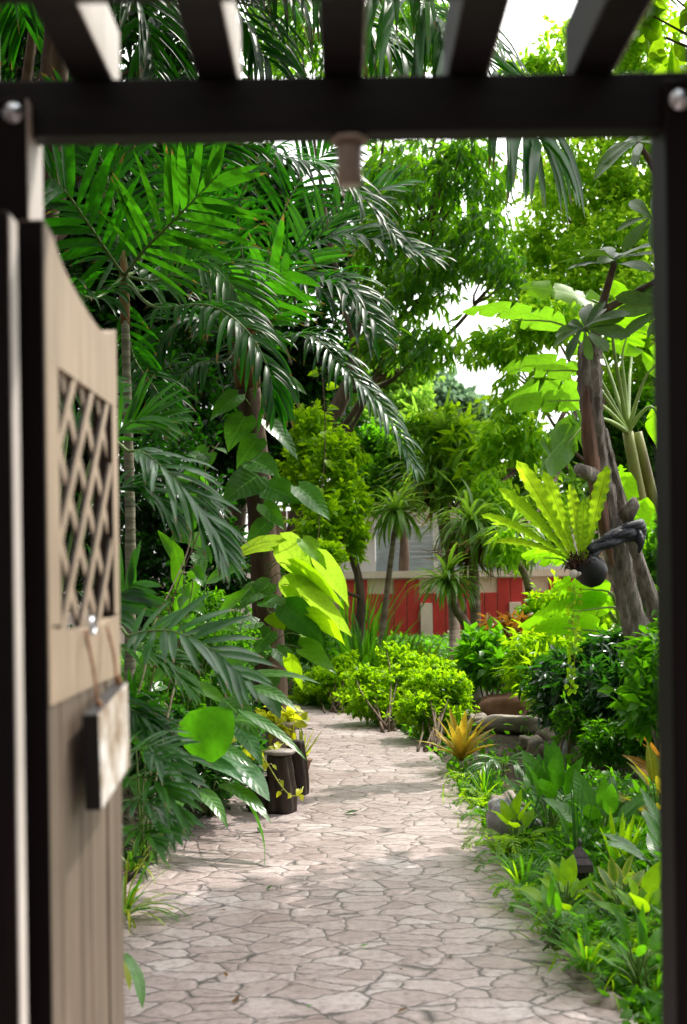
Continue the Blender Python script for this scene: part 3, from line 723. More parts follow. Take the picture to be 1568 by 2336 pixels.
fn = thing('board_fence', 'red and cream board fence with a wide cream top rail in front of the house', 'fence', (2.5, 26, 0))
FX0 = -.05
mb = MB(); box(mb, FX0, 6.2, 26.05, 26.09, 0, 1.32); part(mb, 'backing', M['fence_cream'], fn, smooth=False)
mb = MB(); box(mb, FX0, 6.2, 25.94, 26.12, 1.325, 1.46); part(mb, 'top_rail', M['fence_cream'], fn, smooth=False)
xx = FX0 + .02; k = 0
pat = [.30, 1.24, 1.24, .88, .88, .80, 1.20, 1.20, .9, .9, .86, 1.22, 1.22, .86, 1.22, 1.22, .86, .86, 1.2, 1.2]
while xx < 6.1:
    w_ = .245
    h = 1.29 if (k//2) % 2 == 0 else 1.0
    boxobj('board', M['fence_red'], fn, xx, xx+w_, 26.0, 26.045, .02, h, .004)
    xx += w_ + .018; k += 1
for x in (1.55, 3.35, 5.2): boxobj('fence_post', M['fence_cream'], fn, x, x+.24, 25.90, 25.995, 0, .80, .006)

# ================================================================== trees
def limb_tree(name, label, base, top, r0, blobs, twigs, k, size, tms, mat, bark, droop=.3, spread=.9, shell=.4, group=None, limbs=True, bend=.2, mi=0, cat='tree', rbias=None, out=.6):
    t = thing(name, label, cat, base, group)
    base = np.asarray(base, float); top = np.asarray(top, float)
    mid = (base+top)/2 + np.array([bend, 0, 0])
    mb = MB(); C = spline([base - [0, 0, .15], mid, top], 14); tube(mb, C, [r0*1.25, r0, r0*.75, r0*.55], 10, wob=.05)
    if limbs:
        for c, r in blobs:
            c = np.asarray(c, float)
            s = C[rng.integers(7, 13)]
            m_ = (s+c)/2 + np.array([0, 0, -.12*np.linalg.norm(c-s)])
            tube(mb, spline([s, m_, c], 8), [r0*.4, r0*.22, r0*.07], 6, wob=.05)
            for q in range(4):
                e = c + rdir(1)[0]*np.asarray(r)*.7
                tube(mb, spline([m_*.4+c*.6, (m_+e)/2+(c-m_)*.2, e], 6), [r0*.14, r0*.04], 5)
    part(mb, 'trunk', bark, t)
    mb = MB(); leafy(mb, blobs, twigs, k, size, tms, droop, spread, shell, out=out, rbias=rbias)
    part(mb, 'crown', mat, t)
    return t

def B(px, py, d, rx, ry, rd=None, thin=.9):
    """blob given by reference pixels: centre and pixel radii"""
    s = d/F
    return (P(px, py, d), (rx*s, rd if rd else rx*s*thin, ry*s))

# soft hazy trees far off
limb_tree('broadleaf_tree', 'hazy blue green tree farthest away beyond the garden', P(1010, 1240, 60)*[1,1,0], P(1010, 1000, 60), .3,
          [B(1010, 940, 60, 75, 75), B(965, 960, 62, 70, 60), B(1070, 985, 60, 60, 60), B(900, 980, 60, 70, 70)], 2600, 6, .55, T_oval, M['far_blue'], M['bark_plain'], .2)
limb_tree('broadleaf_tree', 'soft light green rounded tree beyond the garden', P(870, 1240, 34)*[1,1,0], P(870, 1000, 34), .22,
          [B(880, 890, 34, 85, 80), B(820, 940, 35, 80, 90), B(930, 960, 33, 60, 70), B(850, 1040, 33, 100, 90), B(770, 900, 36, 80, 100)], 5200, 6, .22, T_oval, M['far_tree'], M['bark_plain'], .2)
limb_tree('broadleaf_tree', 'mid green tree behind the banana plants by the right post', (5.6, 19.4, 0), P(1480, 1000, 19.4), .15,
          [B(1450, 980, 18.6, 90, 90), B(1530, 1080, 18.8, 80, 100), B(1400, 1120, 18.6, 70, 80), B(1330, 1010, 18.8, 70, 60)], 1500, 6, .17, T_oval, M['midgreen'], M['bark_plain'], .3)
limb_tree('broadleaf_tree', 'darker blue green tree low in front of the soft far trees', P(900, 1200, 27)*[1,1,0], P(900, 1060, 27), .12,
          [B(925, 1040, 27, 70, 65), B(870, 1110, 27, 70, 60), B(850, 1030, 27.5, 50, 60), B(960, 1110, 26.6, 50, 45)], 2200, 6, .15, T_oval, M['midgreen'], M['bark_plain'], .3)
# leafy mass low behind the dracaenas
limb_tree('bushy_tree', 'fine leaved bright green bushy tree between the trunk with climbers and the dracaenas', G(790, 1560), P(790, 1200, 17.), .07,
          [B(755, 1080, 17., 50, 90), B(735, 1200, 16.5, 50, 70), B(715, 990, 17.5, 45, 60), B(800, 1140, 16.8, 40, 60), B(740, 1270, 16, 50, 40), B(790, 1040, 17.2, 36, 34), B(690, 1100, 17.4, 45, 70), B(815, 1210, 16.5, 30, 50)],
          1300, 6, .115, T_oval, M['lime'], M['bark_plain'], .2)
# big dark mango like tree in the middle
limb_tree('mango_tree', 'tall dark green tree with drooping leaf clusters in the middle of the view', (-1.0, 19.5, 0), P(880, 700, 19.5), .17,
          [B(1010, 420, 19, 150, 110), B(1060, 560, 18.5, 130, 80), B(960, 640, 18.5, 100, 70), B(900, 770, 18.5, 90, 60), B(980, 790, 18.2, 80, 55), B(900, 70, 20, 150, 110), B(680, 60, 20, 130, 110), B(1050, 90, 20, 80, 90), 
           B(880, 560, 19.5, 110, 100), B(1160, 610, 18, 60, 45), B(900, 400, 20, 100, 100), B(1060, 330, 18.5, 60, 60)], 2500, 7, .20, T_mango, M['mango'], M['bark_plain'], .75, .75, .3, bend=-.4)
limb_tree('mango_tree', 'bright young leaved tree hanging over the dracaenas left of the leaning trunk', (4.2, 18.6, 0), P(1330, 760, 18.4), .12,
          [B(1160, 790, 17.5, 90, 50, thin=.5), B(1160, 920, 17.2, 45, 75, thin=.5), B(1125, 1020, 17., 40, 80, thin=.5), B(1200, 1010, 17., 60, 70, thin=.5), B(1130, 1110, 16.6, 45, 50, thin=.6), B(1250, 730, 17.5, 90, 55, thin=.5), B(1250, 880, 17.4, 60, 60, thin=.5), B(1160, 1180, 16.4, 45, 55, thin=.6), B(1250, 1150, 16.8, 50, 60, thin=.5), B(1160, 1240, 15., 40, 50, thin=.6)],
          820, 7, .19, T_mango, M['mango_young'], M['bark_plain'], .75, .75, .3)
limb_tree('yellow_green_tree', 'tall sunlit yellow green tree filling the upper corner by the gate post', (5.6, 21, 0), P(1440, 500, 21), .2,
          [B(1330, 430, 20, 120, 110, thin=.4), B(1420, 560, 19.5, 120, 90, thin=.4), B(1290, 570, 20, 90, 60, thin=.4), B(1460, 400, 20, 120, 110, thin=.4), B(1350, 650, 19.5, 120, 60, thin=.4), B(1240, 650, 20, 60, 40, thin=.5),
           B(1490, 680, 19, 110, 100, thin=.4), B(1500, 220, 20, 140, 110, thin=.4), B(1350, 250, 21, 100, 80, thin=.4), B(1440, 60, 20, 130, 90, thin=.4), B(1265, 420, 21, 50, 80, thin=.5), B(1320, 90, 21, 60, 50, thin=.5), B(1560, 480, 20, 80, 200, thin=.4),
           B(1480, 830, 18.5, 110, 90, thin=.4), B(1380, 760, 18.5, 70, 60, thin=.4), B(1265, 140, 20, 60, 50, thin=.5), B(1190, 165, 20, 50, 40, thin=.5), B(1180, 680, 19.4, 70, 45, thin=.5), B(1120, 600, 19.4, 50, 40, thin=.5), B(1210, 560, 20, 60, 60, thin=.5), B(1390, 900, 18.6, 60, 60, thin=.5)],
          5600, 6, .13, T_oval, M['yellow_tree'], M['bark_plain'], .35, .9, .3)
# dark wall of trees on the left
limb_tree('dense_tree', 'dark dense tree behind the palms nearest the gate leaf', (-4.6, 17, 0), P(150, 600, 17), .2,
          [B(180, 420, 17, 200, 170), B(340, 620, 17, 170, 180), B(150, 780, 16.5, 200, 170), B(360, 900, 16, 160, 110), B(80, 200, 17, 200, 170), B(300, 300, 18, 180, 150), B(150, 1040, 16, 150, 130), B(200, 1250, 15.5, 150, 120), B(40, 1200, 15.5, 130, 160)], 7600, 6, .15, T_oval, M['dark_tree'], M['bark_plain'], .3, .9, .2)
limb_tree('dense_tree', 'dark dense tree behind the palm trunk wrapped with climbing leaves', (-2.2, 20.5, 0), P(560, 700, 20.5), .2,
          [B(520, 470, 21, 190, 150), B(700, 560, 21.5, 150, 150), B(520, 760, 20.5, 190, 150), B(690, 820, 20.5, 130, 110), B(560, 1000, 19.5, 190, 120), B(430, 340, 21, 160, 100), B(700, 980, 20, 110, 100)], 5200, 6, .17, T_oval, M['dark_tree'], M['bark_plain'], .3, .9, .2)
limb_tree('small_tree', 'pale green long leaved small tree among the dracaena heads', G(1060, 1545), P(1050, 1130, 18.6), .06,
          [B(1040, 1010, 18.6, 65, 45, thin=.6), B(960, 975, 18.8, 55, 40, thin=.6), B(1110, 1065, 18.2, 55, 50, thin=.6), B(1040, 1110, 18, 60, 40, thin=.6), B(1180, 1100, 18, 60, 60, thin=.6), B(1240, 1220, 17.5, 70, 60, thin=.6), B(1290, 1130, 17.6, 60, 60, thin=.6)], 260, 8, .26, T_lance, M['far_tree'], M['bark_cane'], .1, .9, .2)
limb_tree('dense_tree', 'dark tree crown seen through the rafters at the upper left, extended unseen overhead for shade', (-4.4, 12.5, 0), P(60, 160, 12), .16,
          [B(60, 90, 12, 150, 110), B(280, 80, 12.5, 170, 110), B(440, 110, 13, 120, 110), B(200, 330, 13, 150, 80), B(350, -60, 13, 200, 90), ((-3.6, 6, 8.6), (2.6, 2.8, .8)), ((-1.9, 9.5, 9.2), (1.9, 3, .8)), ((-4, 11.5, 8.8), (2.6, 3, 1))], 4200, 6, .2, T_lance, M['dark_tree'], M['bark_plain'], .5, .9, .2)  # last three blobs: unseen crown added overhead to darken the left side

limb_tree('unseen_shade_tree', 'added unseen tree on the near side of the gateway whose crown shades the gate', (-3.6, -1.2, 0), (-2.8, -.8, 5.6), .2,
          [((-2.2, 3, 8.4), (2.2, 2.0, .7)), ((.2, 1.6, 7.4), (3, 2., .8)), ((2.6, .2, 7.8), (2.6, 2.4, .8)), ((-2, -.5, 7.4), (2.6, 2.2, .8))], 2600, 6, .2, T_lance, M['dark_tree'], M['bark_plain'], .3, .9, .2)  # unseen crown added to keep sky light off the gate and near path

# shrubs of the left background
def shrub(name, label, cat, base, blobs, twigs, k, size, tms, mat, stems=6, droop=.2, group=None, smat='twig', spread=.9, shell=.35, rbias=None, flowers=0):
    t = thing(name, label, cat, base, group)
    mb = MB(); base = np.asarray(base, float)
    for c, r in blobs:
        for q in range(max(2, stems//len(blobs))):
            e = np.asarray(c) + rdir(1)[0]*np.asarray(r)*.6
            m_ = base*.45 + e*.55 + rng.normal(size=3)*.05; 
            tube(mb, spline([base + rng.normal(size=3)*[.06, .06, 0], m_, e], 7), [.012, .008, .003], 5)
    part(mb, 'stem', M[smat], t)
    mb = MB(); leafy(mb, blobs, twigs, k, size, tms, droop, spread, shell, rbias=rbias); part(mb, 'foliage', mat, t)
    return t
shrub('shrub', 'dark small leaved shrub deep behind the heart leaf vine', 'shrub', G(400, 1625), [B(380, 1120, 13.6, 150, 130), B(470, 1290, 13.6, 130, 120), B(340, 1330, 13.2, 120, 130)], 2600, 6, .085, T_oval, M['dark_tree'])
shrub('shrub', 'tangled fine leaved shrub below the near palm fronds', 'shrub', G(430, 1790), [B(440, 1500, 9.0, 120, 110), B(440, 1400, 9.4, 70, 80), B(380, 1620, 8.6, 100, 100), B(480, 1630, 8.8, 60, 70)], 3000, 6, .042, T_oval, M['midgreen'])
shrub('shrub', 'low dark shrub filling the bed beside the stump stools', 'shrub', G(470, 1850), [B(420, 1760, 7.6, 110, 70), B(350, 1690, 7.2, 90, 90), B(520, 1730, 8.2, 70, 60)], 1300, 6, .06, T_oval, M['deep'])
shrub('shrub', 'leafy mid green shrub behind the yellow philodendron leaves', 'shrub', G(640, 1600), [B(700, 1440, 15.0, 60, 90), B(650, 1330, 15, 70, 90), B(540, 1500, 14, 70, 90), B(480, 1400, 14, 90, 110)], 2200, 6, .075, T_oval, M['midgreen'])

# ================================================================== palms
def palm(name, label, base, crown, r0, bark, fronds, mats, shaft=.55, ring=True, frondrad=.014, lob=None):
    """fronds = list of dicts: cp (control points after the crown), plus frond() options"""
    t = thing(name, label, 'palm', base)
    base = np.asarray(base, float); crown = np.asarray(crown, float)
    mb = MB(); C = spline([base-[0,0,.12], base*.5+crown*.5+np.array([.03, 0, 0]), crown], 40)
    rad = np.interp(np.linspace(0, 1, 40), [0, .12, .6, 1], [r0*1.22, r0, r0*.85, r0*.7])
    if ring: rad = rad*(1+.05*np.sin(np.arange(40)*1.9))
    tube(mb, C, rad, 14, wob=.02, lob=lob)
    part(mb, 'trunk', bark, t)
    mb = MB(); top = crown + nrm(C[-1]-C[-6])*shaft
    tube(mb, spline([crown-[0,0,.02], crown*.5+top*.5, top], 8), [r0*.80, r0*.95, r0*.45], 12); part(mb, 'crownshaft', M['crownshaft'], t)
    for fd in fronds:
        fd = dict(fd); cp = fd.pop('cp'); mm = fd.pop('mat', mats)
        st = fd.pop('start', crown*.35 + top*.65)
        mb = MB(); frond(mb, [st] + [np.asarray(q) for q in cp], **fd)
        part(mb, 'frond', [mm, M['stem']], t)
    return t

def PP(*a): return [P(*q) for q in a]
CAMUP = (0, -1, .25)
PM, PL, PN = M['palm'], M['palm_light'], M['palm_near']
# left slender palm
cL = P(286, 735, 8.0)
fr = [
 dict(cp=PP((330,570,7.7),(410,490,7.4),(498,398,7.2)), L=.50, W=.055, up=(.2,1,.5), a0=22, a1=58, grav=.05, nl=12, mat=PL, lift=.1, t0=.2, baseL=.8),
 dict(cp=PP((350,699,7.6),(475,697,7.3),(558,749,7.1),(612,840,7.0),(625,925,7.0)), L=.36, W=.034, up=(.1,-.5,1), a0=30, a1=60, grav=.5, nl=34, t0=.22),
 dict(cp=PP((235,560,7.8),(160,450,7.6),(110,400,7.4)), L=.55, W=.055, up=CAMUP, a0=25, a1=55, grav=.12, nl=14, lift=.1),
 dict(cp=PP((270,560,8.2),(250,420,8.3),(200,300,8.4),(120,240,8.5)), L=.5, W=.042, up=CAMUP, a0=28, a1=58, grav=.18, nl=26),
 dict(cp=PP((360,640,8.2),(450,600,8.2),(520,640,8.1),(560,720,8.0)), L=.45, W=.04, up=(.1,-.7,.8), a0=25, a1=58, grav=.3, nl=28, mat=PL),
 dict(cp=PP((320,600,8.8),(380,420,9.0),(470,330,9.2),(580,330,9.4)), L=.5, W=.04, up=CAMUP, a0=28, a1=58, grav=.25, nl=28),
 dict(cp=PP((220,680,7.6),(140,660,7.2),(60,720,6.8)), L=.45, W=.04, up=(-.1,-.6,.8), a0=30, a1=58, grav=.3, nl=26),
 dict(cp=PP((330,660,8.6),(400,560,8.9),(440,470,9.2),(450,380,9.4)), L=.5, W=.042, up=CAMUP, a0=25, a1=55, grav=.15, nl=26),
 dict(cp=PP((300,800,8.4),(350,880,8.3),(400,960,8.2)), L=.34, W=.03, up=(.2,-.8,.5), a0=30, a1=60, grav=.3, nl=24),
]
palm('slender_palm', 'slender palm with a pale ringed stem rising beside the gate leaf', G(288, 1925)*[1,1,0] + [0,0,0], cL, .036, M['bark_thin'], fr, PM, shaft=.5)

# main palm with climbing leaves on its trunk
cM = P(566, 880, 12.6)
fr = [
 dict(cp=PP((560,680,12.2),(600,622,11.8),(690,640,11.5),(780,690,11.3),(850,770,11.2)), L=.62, W=.05, up=(0,-.55,1), a0=28, a1=58, grav=.28, nl=34),
 dict(cp=PP((600,700,12.6),(660,590,12.4),(760,540,12.2),(870,552,12.0),(990,592,11.9)), L=.55, W=.055, up=(0,-.7,.9), a0=28, a1=62, grav=.22, nl=36),
 dict(cp=PP((560,640,12.4),(545,480,12.3),(600,365,12.2),(700,368,12.1),(800,420,12),(905,545,11.9)), L=.62, W=.045, up=(0,-.4,1), a0=30, a1=60, grav=.35, nl=42, t0=.25),
 dict(cp=PP((640,770,12.2),(710,765,11.7),(795,850,11.3),(875,935,11.1),(948,1070,11.0)), L=.42, W=.038, up=(.2,-.5,.9), a0=38, a1=66, grav=.35, nl=40, t0=.2, mat=M['palm_near']),
 dict(cp=PP((560,760,11.6),(570,690,10.9),(605,640,10.2),(650,625,9.6)), L=.66, W=.10, up=(.2,1,.5), a0=15, a1=60, grav=.10, nl=10, mat=PL, t0=.25, baseL=.8),
 dict(cp=PP((540,720,12.2),(500,600,12.0),(440,520,11.9),(360,500,11.8)), L=.6, W=.05, up=(0,-.7,.8), a0=28, a1=58, grav=.25, nl=32),
 dict(cp=PP((530,780,12.2),(470,730,12.0),(400,740,11.9),(340,830,11.8)), L=.55, W=.045, up=(0,-.6,.9), a0=28, a1=58, grav=.35, nl=32),
 dict(cp=PP((610,740,12.6),(690,590,12.7),(790,470,12.8),(920,415,12.8)), L=.55, W=.05, up=(.1,-.8,.6), a0=28, a1=60, grav=.12, nl=34, mat=M['palm_near']),
 dict(cp=PP((590,660,13.2),(640,500,13.4),(710,380,13.6),(810,300,13.8)), L=.65, W=.05, up=CAMUP, a0=28, a1=58, grav=.25, nl=34),
 dict(cp=PP((545,690,13),(520,540,13.2),(470,430,13.3),(380,370,13.4)), L=.65, W=.05, up=CAMUP, a0=28, a1=58, grav=.25, nl=32),
 dict(cp=PP((520,820,12.2),(450,830,11.9),(390,900,11.7),(350,1000,11.6)), L=.5, W=.03, up=(0,-.5,.9), a0=35, a1=62, grav=.45, nl=34),
 dict(cp=PP((620,720,11.8),(700,650,11.4),(790,660,11.2),(860,740,11)), L=.6, W=.05, up=(0,-.4,1), a0=25, a1=55, grav=.32, nl=28),
]
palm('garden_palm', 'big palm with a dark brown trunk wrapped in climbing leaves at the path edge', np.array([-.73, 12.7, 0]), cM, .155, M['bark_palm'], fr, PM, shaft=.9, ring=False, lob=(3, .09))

# tall palm whose fronds hang over the gateway
cC = np.array([-2.0, 9.6, 6.6])
fr = [
 dict(cp=[P(330,-420,9.0), P(620,-190,8.4), P(900,-30,7.7), P(1120,150,7.1), P(1235,330,6.8)], L=.95, W=.06, up=(.25,-.3,1), a0=22, a1=50, grav=.75, nl=46, lift=.05, t0=.25, mat=PN),
 dict(cp=[P(240,-380,9.6), P(460,-180,9.6), P(640,-40,9.5), P(780,60,9.4)], L=.85, W=.055, up=(.2,-.4,1), a0=25, a1=52, grav=.5, nl=44, t0=.2),
 dict(cp=[P(220,-420,9.2), P(500,-330,8.4), P(760,-190,7.8), P(960,-20,7.4), P(1040,140,7.2)], L=.8, W=.055, up=(.2,-.2,1), a0=25, a1=52, grav=.6, nl=46, t0=.2, mat=PL),
 dict(cp=[P(420,-260,9.2), P(620,-120,8.9), P(790,10,8.7), P(900,120,8.6)], L=.8, W=.055, up=(.2,-.4,1), a0=25, a1=52, grav=.55, nl=44, t0=.2),
 dict(cp=[P(330,-260,9.4), P(430,-120,9.3), P(540,20,9.2), P(610,140,9.1)], L=.8, W=.055, up=(.3,-.5,.9), a0=25, a1=52, grav=.45, nl=40, t0=.2),
 dict(cp=[P(120,-300,9.6), P(250,-120,9.6), P(330,40,9.5), P(360,200,9.4)], L=.8, W=.055, up=(.4,-.5,.7), a0=25, a1=52, grav=.4, nl=40, t0=.2),
 dict(cp=[P(60,-330,9.8), P(20,-120,10), P(60,60,10.2)], L=.8, W=.055, up=(-.2,-.5,.7), a0=25, a1=52, grav=.4, nl=34, t0=.2),
 dict(cp=[P(300,-460,10.4), P(620,-380,11.2), P(900,-200,11.8), P(1080,20,12), P(1170,190,12)], L=.85, W=.06, up=(.1,-.3,1), a0=25, a1=55, grav=.45, nl=46, t0=.2),
]
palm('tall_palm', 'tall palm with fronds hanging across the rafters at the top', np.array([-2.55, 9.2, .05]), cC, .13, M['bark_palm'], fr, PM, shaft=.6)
# ------------------------------------------------------------------ small palms and broad leaves on the left, close to the gate
def frond_plant(name, label, cat, base, fronds, mat, rad=.008):
    t = thing(name, label, cat, base)
    for fd in fronds:
        fd = dict(fd); cp = fd.pop('cp'); mm = fd.pop('mat', mat)
        mb = MB(); frond(mb, [np.asarray(base)] + [np.asarray(q) for q in cp], rad=rad, **fd); part(mb, 'frond', [mm, M['stem']], t)
    return t
frond_plant('young_palm', 'young palm whose grey green frond droops out beside the lattice window', 'palm', (-1.45, 5.3, .05), [
 dict(cp=PP((215,1120,5.2),(300,1030,5.1),(380,1075,5.0),(455,1160,5.0),(512,1265,5.0)), L=.26, W=.026, up=(0,-.5,1), a0=44, a1=74, grav=.2, nl=26, t0=.42, lift=.15),
 dict(cp=PP((180,1150,5.4),(250,1010,5.4),(310,960,5.4),(370,965,5.4)), L=.26, W=.026, up=(0,-.7,.8), a0=35, a1=65, grav=.1, nl=16, t0=.5, mat=PL),
 dict(cp=PP((190,1200,5.6),(260,1120,5.7),(340,1120,5.7),(400,1190,5.7)), L=.22, W=.024, up=(0,-.5,1), a0=38, a1=68, grav=.25, nl=22, t0=.4, mat=PM),
 dict(cp=PP((140,1100,5.6),(160,980,5.7),(220,880,5.8)), L=.3, W=.03, up=CAMUP, a0=38, a1=65, grav=.2, nl=22, t0=.45),
], PN)
frond_plant('young_palm', 'young palm with broad pleated leaflets fanning out below the lattice window', 'palm', (-1.30, 4.9, .05), [
 dict(cp=PP((240,1500,4.9),(300,1450,4.8),(390,1440,4.7),(480,1480,4.7),(560,1550,4.7)), L=.24, W=.034, up=(0,-.75,.8), a0=15, a1=72, grav=.10, nl=14, t0=.42, lift=.2),
 dict(cp=PP((220,1540,5.2),(280,1480,5.2),(360,1500,5.2),(430,1570,5.2)), L=.20, W=.022, up=(0,-.4,1), a0=40, a1=70, grav=.25, nl=20, t0=.4, mat=PL),
 dict(cp=PP((200,1480,5.3),(250,1380,5.4),(310,1330,5.4)), L=.25, W=.032, up=CAMUP, a0=20, a1=50, grav=.08, nl=14, t0=.5),
 dict(cp=PP((240,1620,5.0),(300,1620,4.9),(360,1660,4.9)), L=.18, W=.02, up=(0,-.5,1), a0=40, a1=70, grav=.3, nl=16, t0=.4, mat=PM),
], PN)
frond_plant('bamboo_palm', 'low palm with many narrow fronds spilling onto the path beside the gate bottom', 'palm', (-1.12, 4.75, 0), [
 dict(cp=PP((250,1780,4.8),(300,1715,4.7),(365,1725,4.6),(425,1790,4.6)), L=.19, W=.024, up=(0,-.6,.9), a0=38, a1=70, grav=.12, nl=15, t0=.35),
 dict(cp=PP((260,1830,4.7),(310,1775,4.6),(365,1790,4.5),(410,1860,4.5)), L=.18, W=.024, up=(0,-.5,1), a0=38, a1=70, grav=.14, nl=14, t0=.35, mat=PL),
 dict(cp=PP((250,1700,4.9),(300,1665,4.9),(350,1685,4.9),(395,1740,4.9)), L=.18, W=.024, up=(0,-.6,.9), a0=38, a1=68, grav=.12, nl=13, t0=.35),
 dict(cp=PP((270,1870,4.6),(315,1830,4.5),(360,1850,4.5),(390,1905,4.5)), L=.15, W=.022, up=(0,-.5,1), a0=38, a1=68, grav=.14, nl=13, t0=.35),
 dict(cp=PP((240,1760,5.0),(280,1650,5.1),(310,1590,5.1)), L=.2, W=.022, up=CAMUP, a0=30, a1=60, grav=.1, nl=13, t0=.4, mat=PL),
 dict(cp=PP((285,1920,4.5),(325,1900,4.4),(360,1930,4.4)), L=.13, W=.018, up=(0,-.5,1), a0=38, a1=66, grav=.15, nl=11, t0=.35, mat=PL),
], PN, rad=.005)

def leafplant(name, label, cat, base, leaves, mat, smat='stem', group=None, pet=.006, prof='ovate', up=(0, -1, .7), wave=.03, fold=.15, partname='leaf', petiole=True):
    """leaves: (base px,py,d, tip px,py,d, width m[, opts])"""
    t = thing(name, label, cat, base, group)
    base = np.asarray(base, float)
    for lf in leaves:
        bx, by, bd, tx, ty, td, W = lf[:7]; o = dict(lf[7]) if len(lf) > 7 else {}
        b = P(bx, by, bd); e = P(tx, ty, td); mm = o.pop('mat', mat); frm = o.pop('frm', base)
        kw = dict(prof=prof, up=up, wave=wave, fold=fold); kw.update(o)
        mb = MB(); leaf_to(mb, b, e, W, **kw)
        if petiole:
            frm = np.asarray(frm, float) + rng.normal(size=3)*[.015, .015, 0]
            m_ = frm*.5 + b*.5 + np.array([0, 0, .10*np.linalg.norm(b-frm)])
            tube(mb, spline([frm, m_, b], 8), [pet, pet*.8, pet*.55], 6, 1)
        part(mb, partname, [mm, M[smat]], t)
    return t

# big broad-leaved herbs between the gate and the stools
leafplant('broad_leaf_plant', 'broad green leaf standing upright on its own stalk before the stools', 'plant', G(400, 1905), [
  (428,1712,6.3, 530,1620,6.2, .27, dict(prof='round', mat=M['broad_flat'], up=(.1,-1,.1), droop=.2, wave=.04, fold=.08)),
], M['broad_flat'])
leafplant('ginger_plant', 'ginger clump with long arching leaves leaning over the stump stools', 'plant', G(480, 1860), [
  (505,1725,7.0, 615,1828,6.7, .15, dict(prof='round', up=(.4,-.8,.9), droop=.7, mat=M['broad_pale'])),
  (540,1795,6.9, 603,1975,6.5, .085, dict(prof='lance', up=(.8,.5,.4), droop=.6, mat=M['broad_flat'])),
  (500,1790,6.9, 620,1880,6.6, .11, dict(up=(.5,-.7,.5), droop=.8)),
  (520,1560,7.6, 735,1562,7.3, .10, dict(prof='lance', droop=.8, up=(0,-.5,1))),
  (560,1570,7.8, 680,1625,7.5, .12, dict(prof='lance', droop=.8, up=(.1,-.6,1))),
  (510,1595,7.4, 590,1680,7.2, .18, dict(up=(.2,-1,.4), droop=.4)),
  (545,1620,7.2, 700,1735,6.9, .085, dict(prof='lance', up=(.3,-.6,.8), droop=.5)),
  (500,1640,7.3, 650,1690,7.0, .10, dict(prof='lance', up=(.1,-.5,1), droop=.7)),
  (540,1650,7.6, 600,1745,7.4, .12, dict(up=(.3,-1,.3), droop=.4, mat=M['broad_pale'])),
  (470,1700,7.0, 590,1760,6.8, .11, dict(prof='lance', up=(.1,-.6,.9), droop=.7)),
  (455,1735,7.0, 560,1790,6.7, .11, dict(prof='lance', up=(.1,-.6,.9), droop=.7, mat=M['broad_pale'])),
  (480,1540,7.8, 590,1500,7.8, .10, dict(prof='lance', up=(0,-.8,.6), droop=.6)),
  (450,1800,6.8, 520,1890,6.5, .10, dict(up=(.3,-.7,.7), droop=.7)),
  (430,1790,6.7, 400,1870,6.4, .10, dict(up=(-.1,-.7,.7), droop=.7)),
  (600,1565,8.2, 640,1640,8.0, .14, dict(up=(.2,-1,.4), droop=.5, mat=M['deep'])),
], M['broad'])
leafplant('ginger_plant', 'dark ginger clump with wide shaded leaves low behind the gate sign', 'plant', G(330, 1965), [
  (330,1770,5.6, 470,1735,5.4, .12, dict(prof='lance', up=(0,-.5,1), droop=.6)),
  (320,1820,5.5, 440,1800,5.3, .12, dict(prof='lance', up=(0,-.5,1), droop=.7)),
  (330,1740,5.7, 410,1650,5.7, .13, dict(up=(0,-.8,.6), droop=.5)),
  (310,1700,5.7, 350,1610,5.7, .12, dict(up=(0,-.9,.5), droop=.5)),
  (340,1860,5.5, 470,1890,5.2, .09, dict(prof='lance', up=(.1,-.5,1), droop=.7)),
  (340,1850,5.6, 420,1930,5.3, .10, dict(up=(.2,-.7,.7), droop=.7)),
], M['deep'])
leafplant('ginger_plant', 'fresh green lance leaved clump in the middle of the left bed', 'plant', G(420, 1800), [
  (470,1330,8.4, 575,1290,8.3, .14, dict(prof='lance', up=(0,-.7,.8), droop=.5)),
  (500,1410,8.4, 575,1340,8.3, .13, dict(up=(0,-.7,.8), droop=.5)),
  (410,1350,8.2, 395,1240,8.2, .08, dict(prof='lance', up=(0,-1,.3), droop=.3)),
  (400,1400,8.2, 470,1320,8.1, .12, dict(up=(0,-.8,.5), droop=.5)),
  (440,1440,8.2, 550,1440,8.0, .13, dict(prof='lance', up=(0,-.6,.9), droop=.6)),
  (420,1290,8.3, 360,1210,8.3, .10, dict(prof='lance', up=(0,-.8,.5), droop=.4)),
  (470,1480,8.1, 560,1530,7.9, .12, dict(prof='lance', up=(0,-.6,.9), droop=.6)),
  (390,1470,8.0, 340,1390,8.0, .12, dict(up=(0,-.8,.5), droop=.5)),
  (430,1560,7.8, 520,1610,7.6, .12, dict(prof='lance', up=(0,-.6,.9), droop=.6)),
], M['midgreen'])
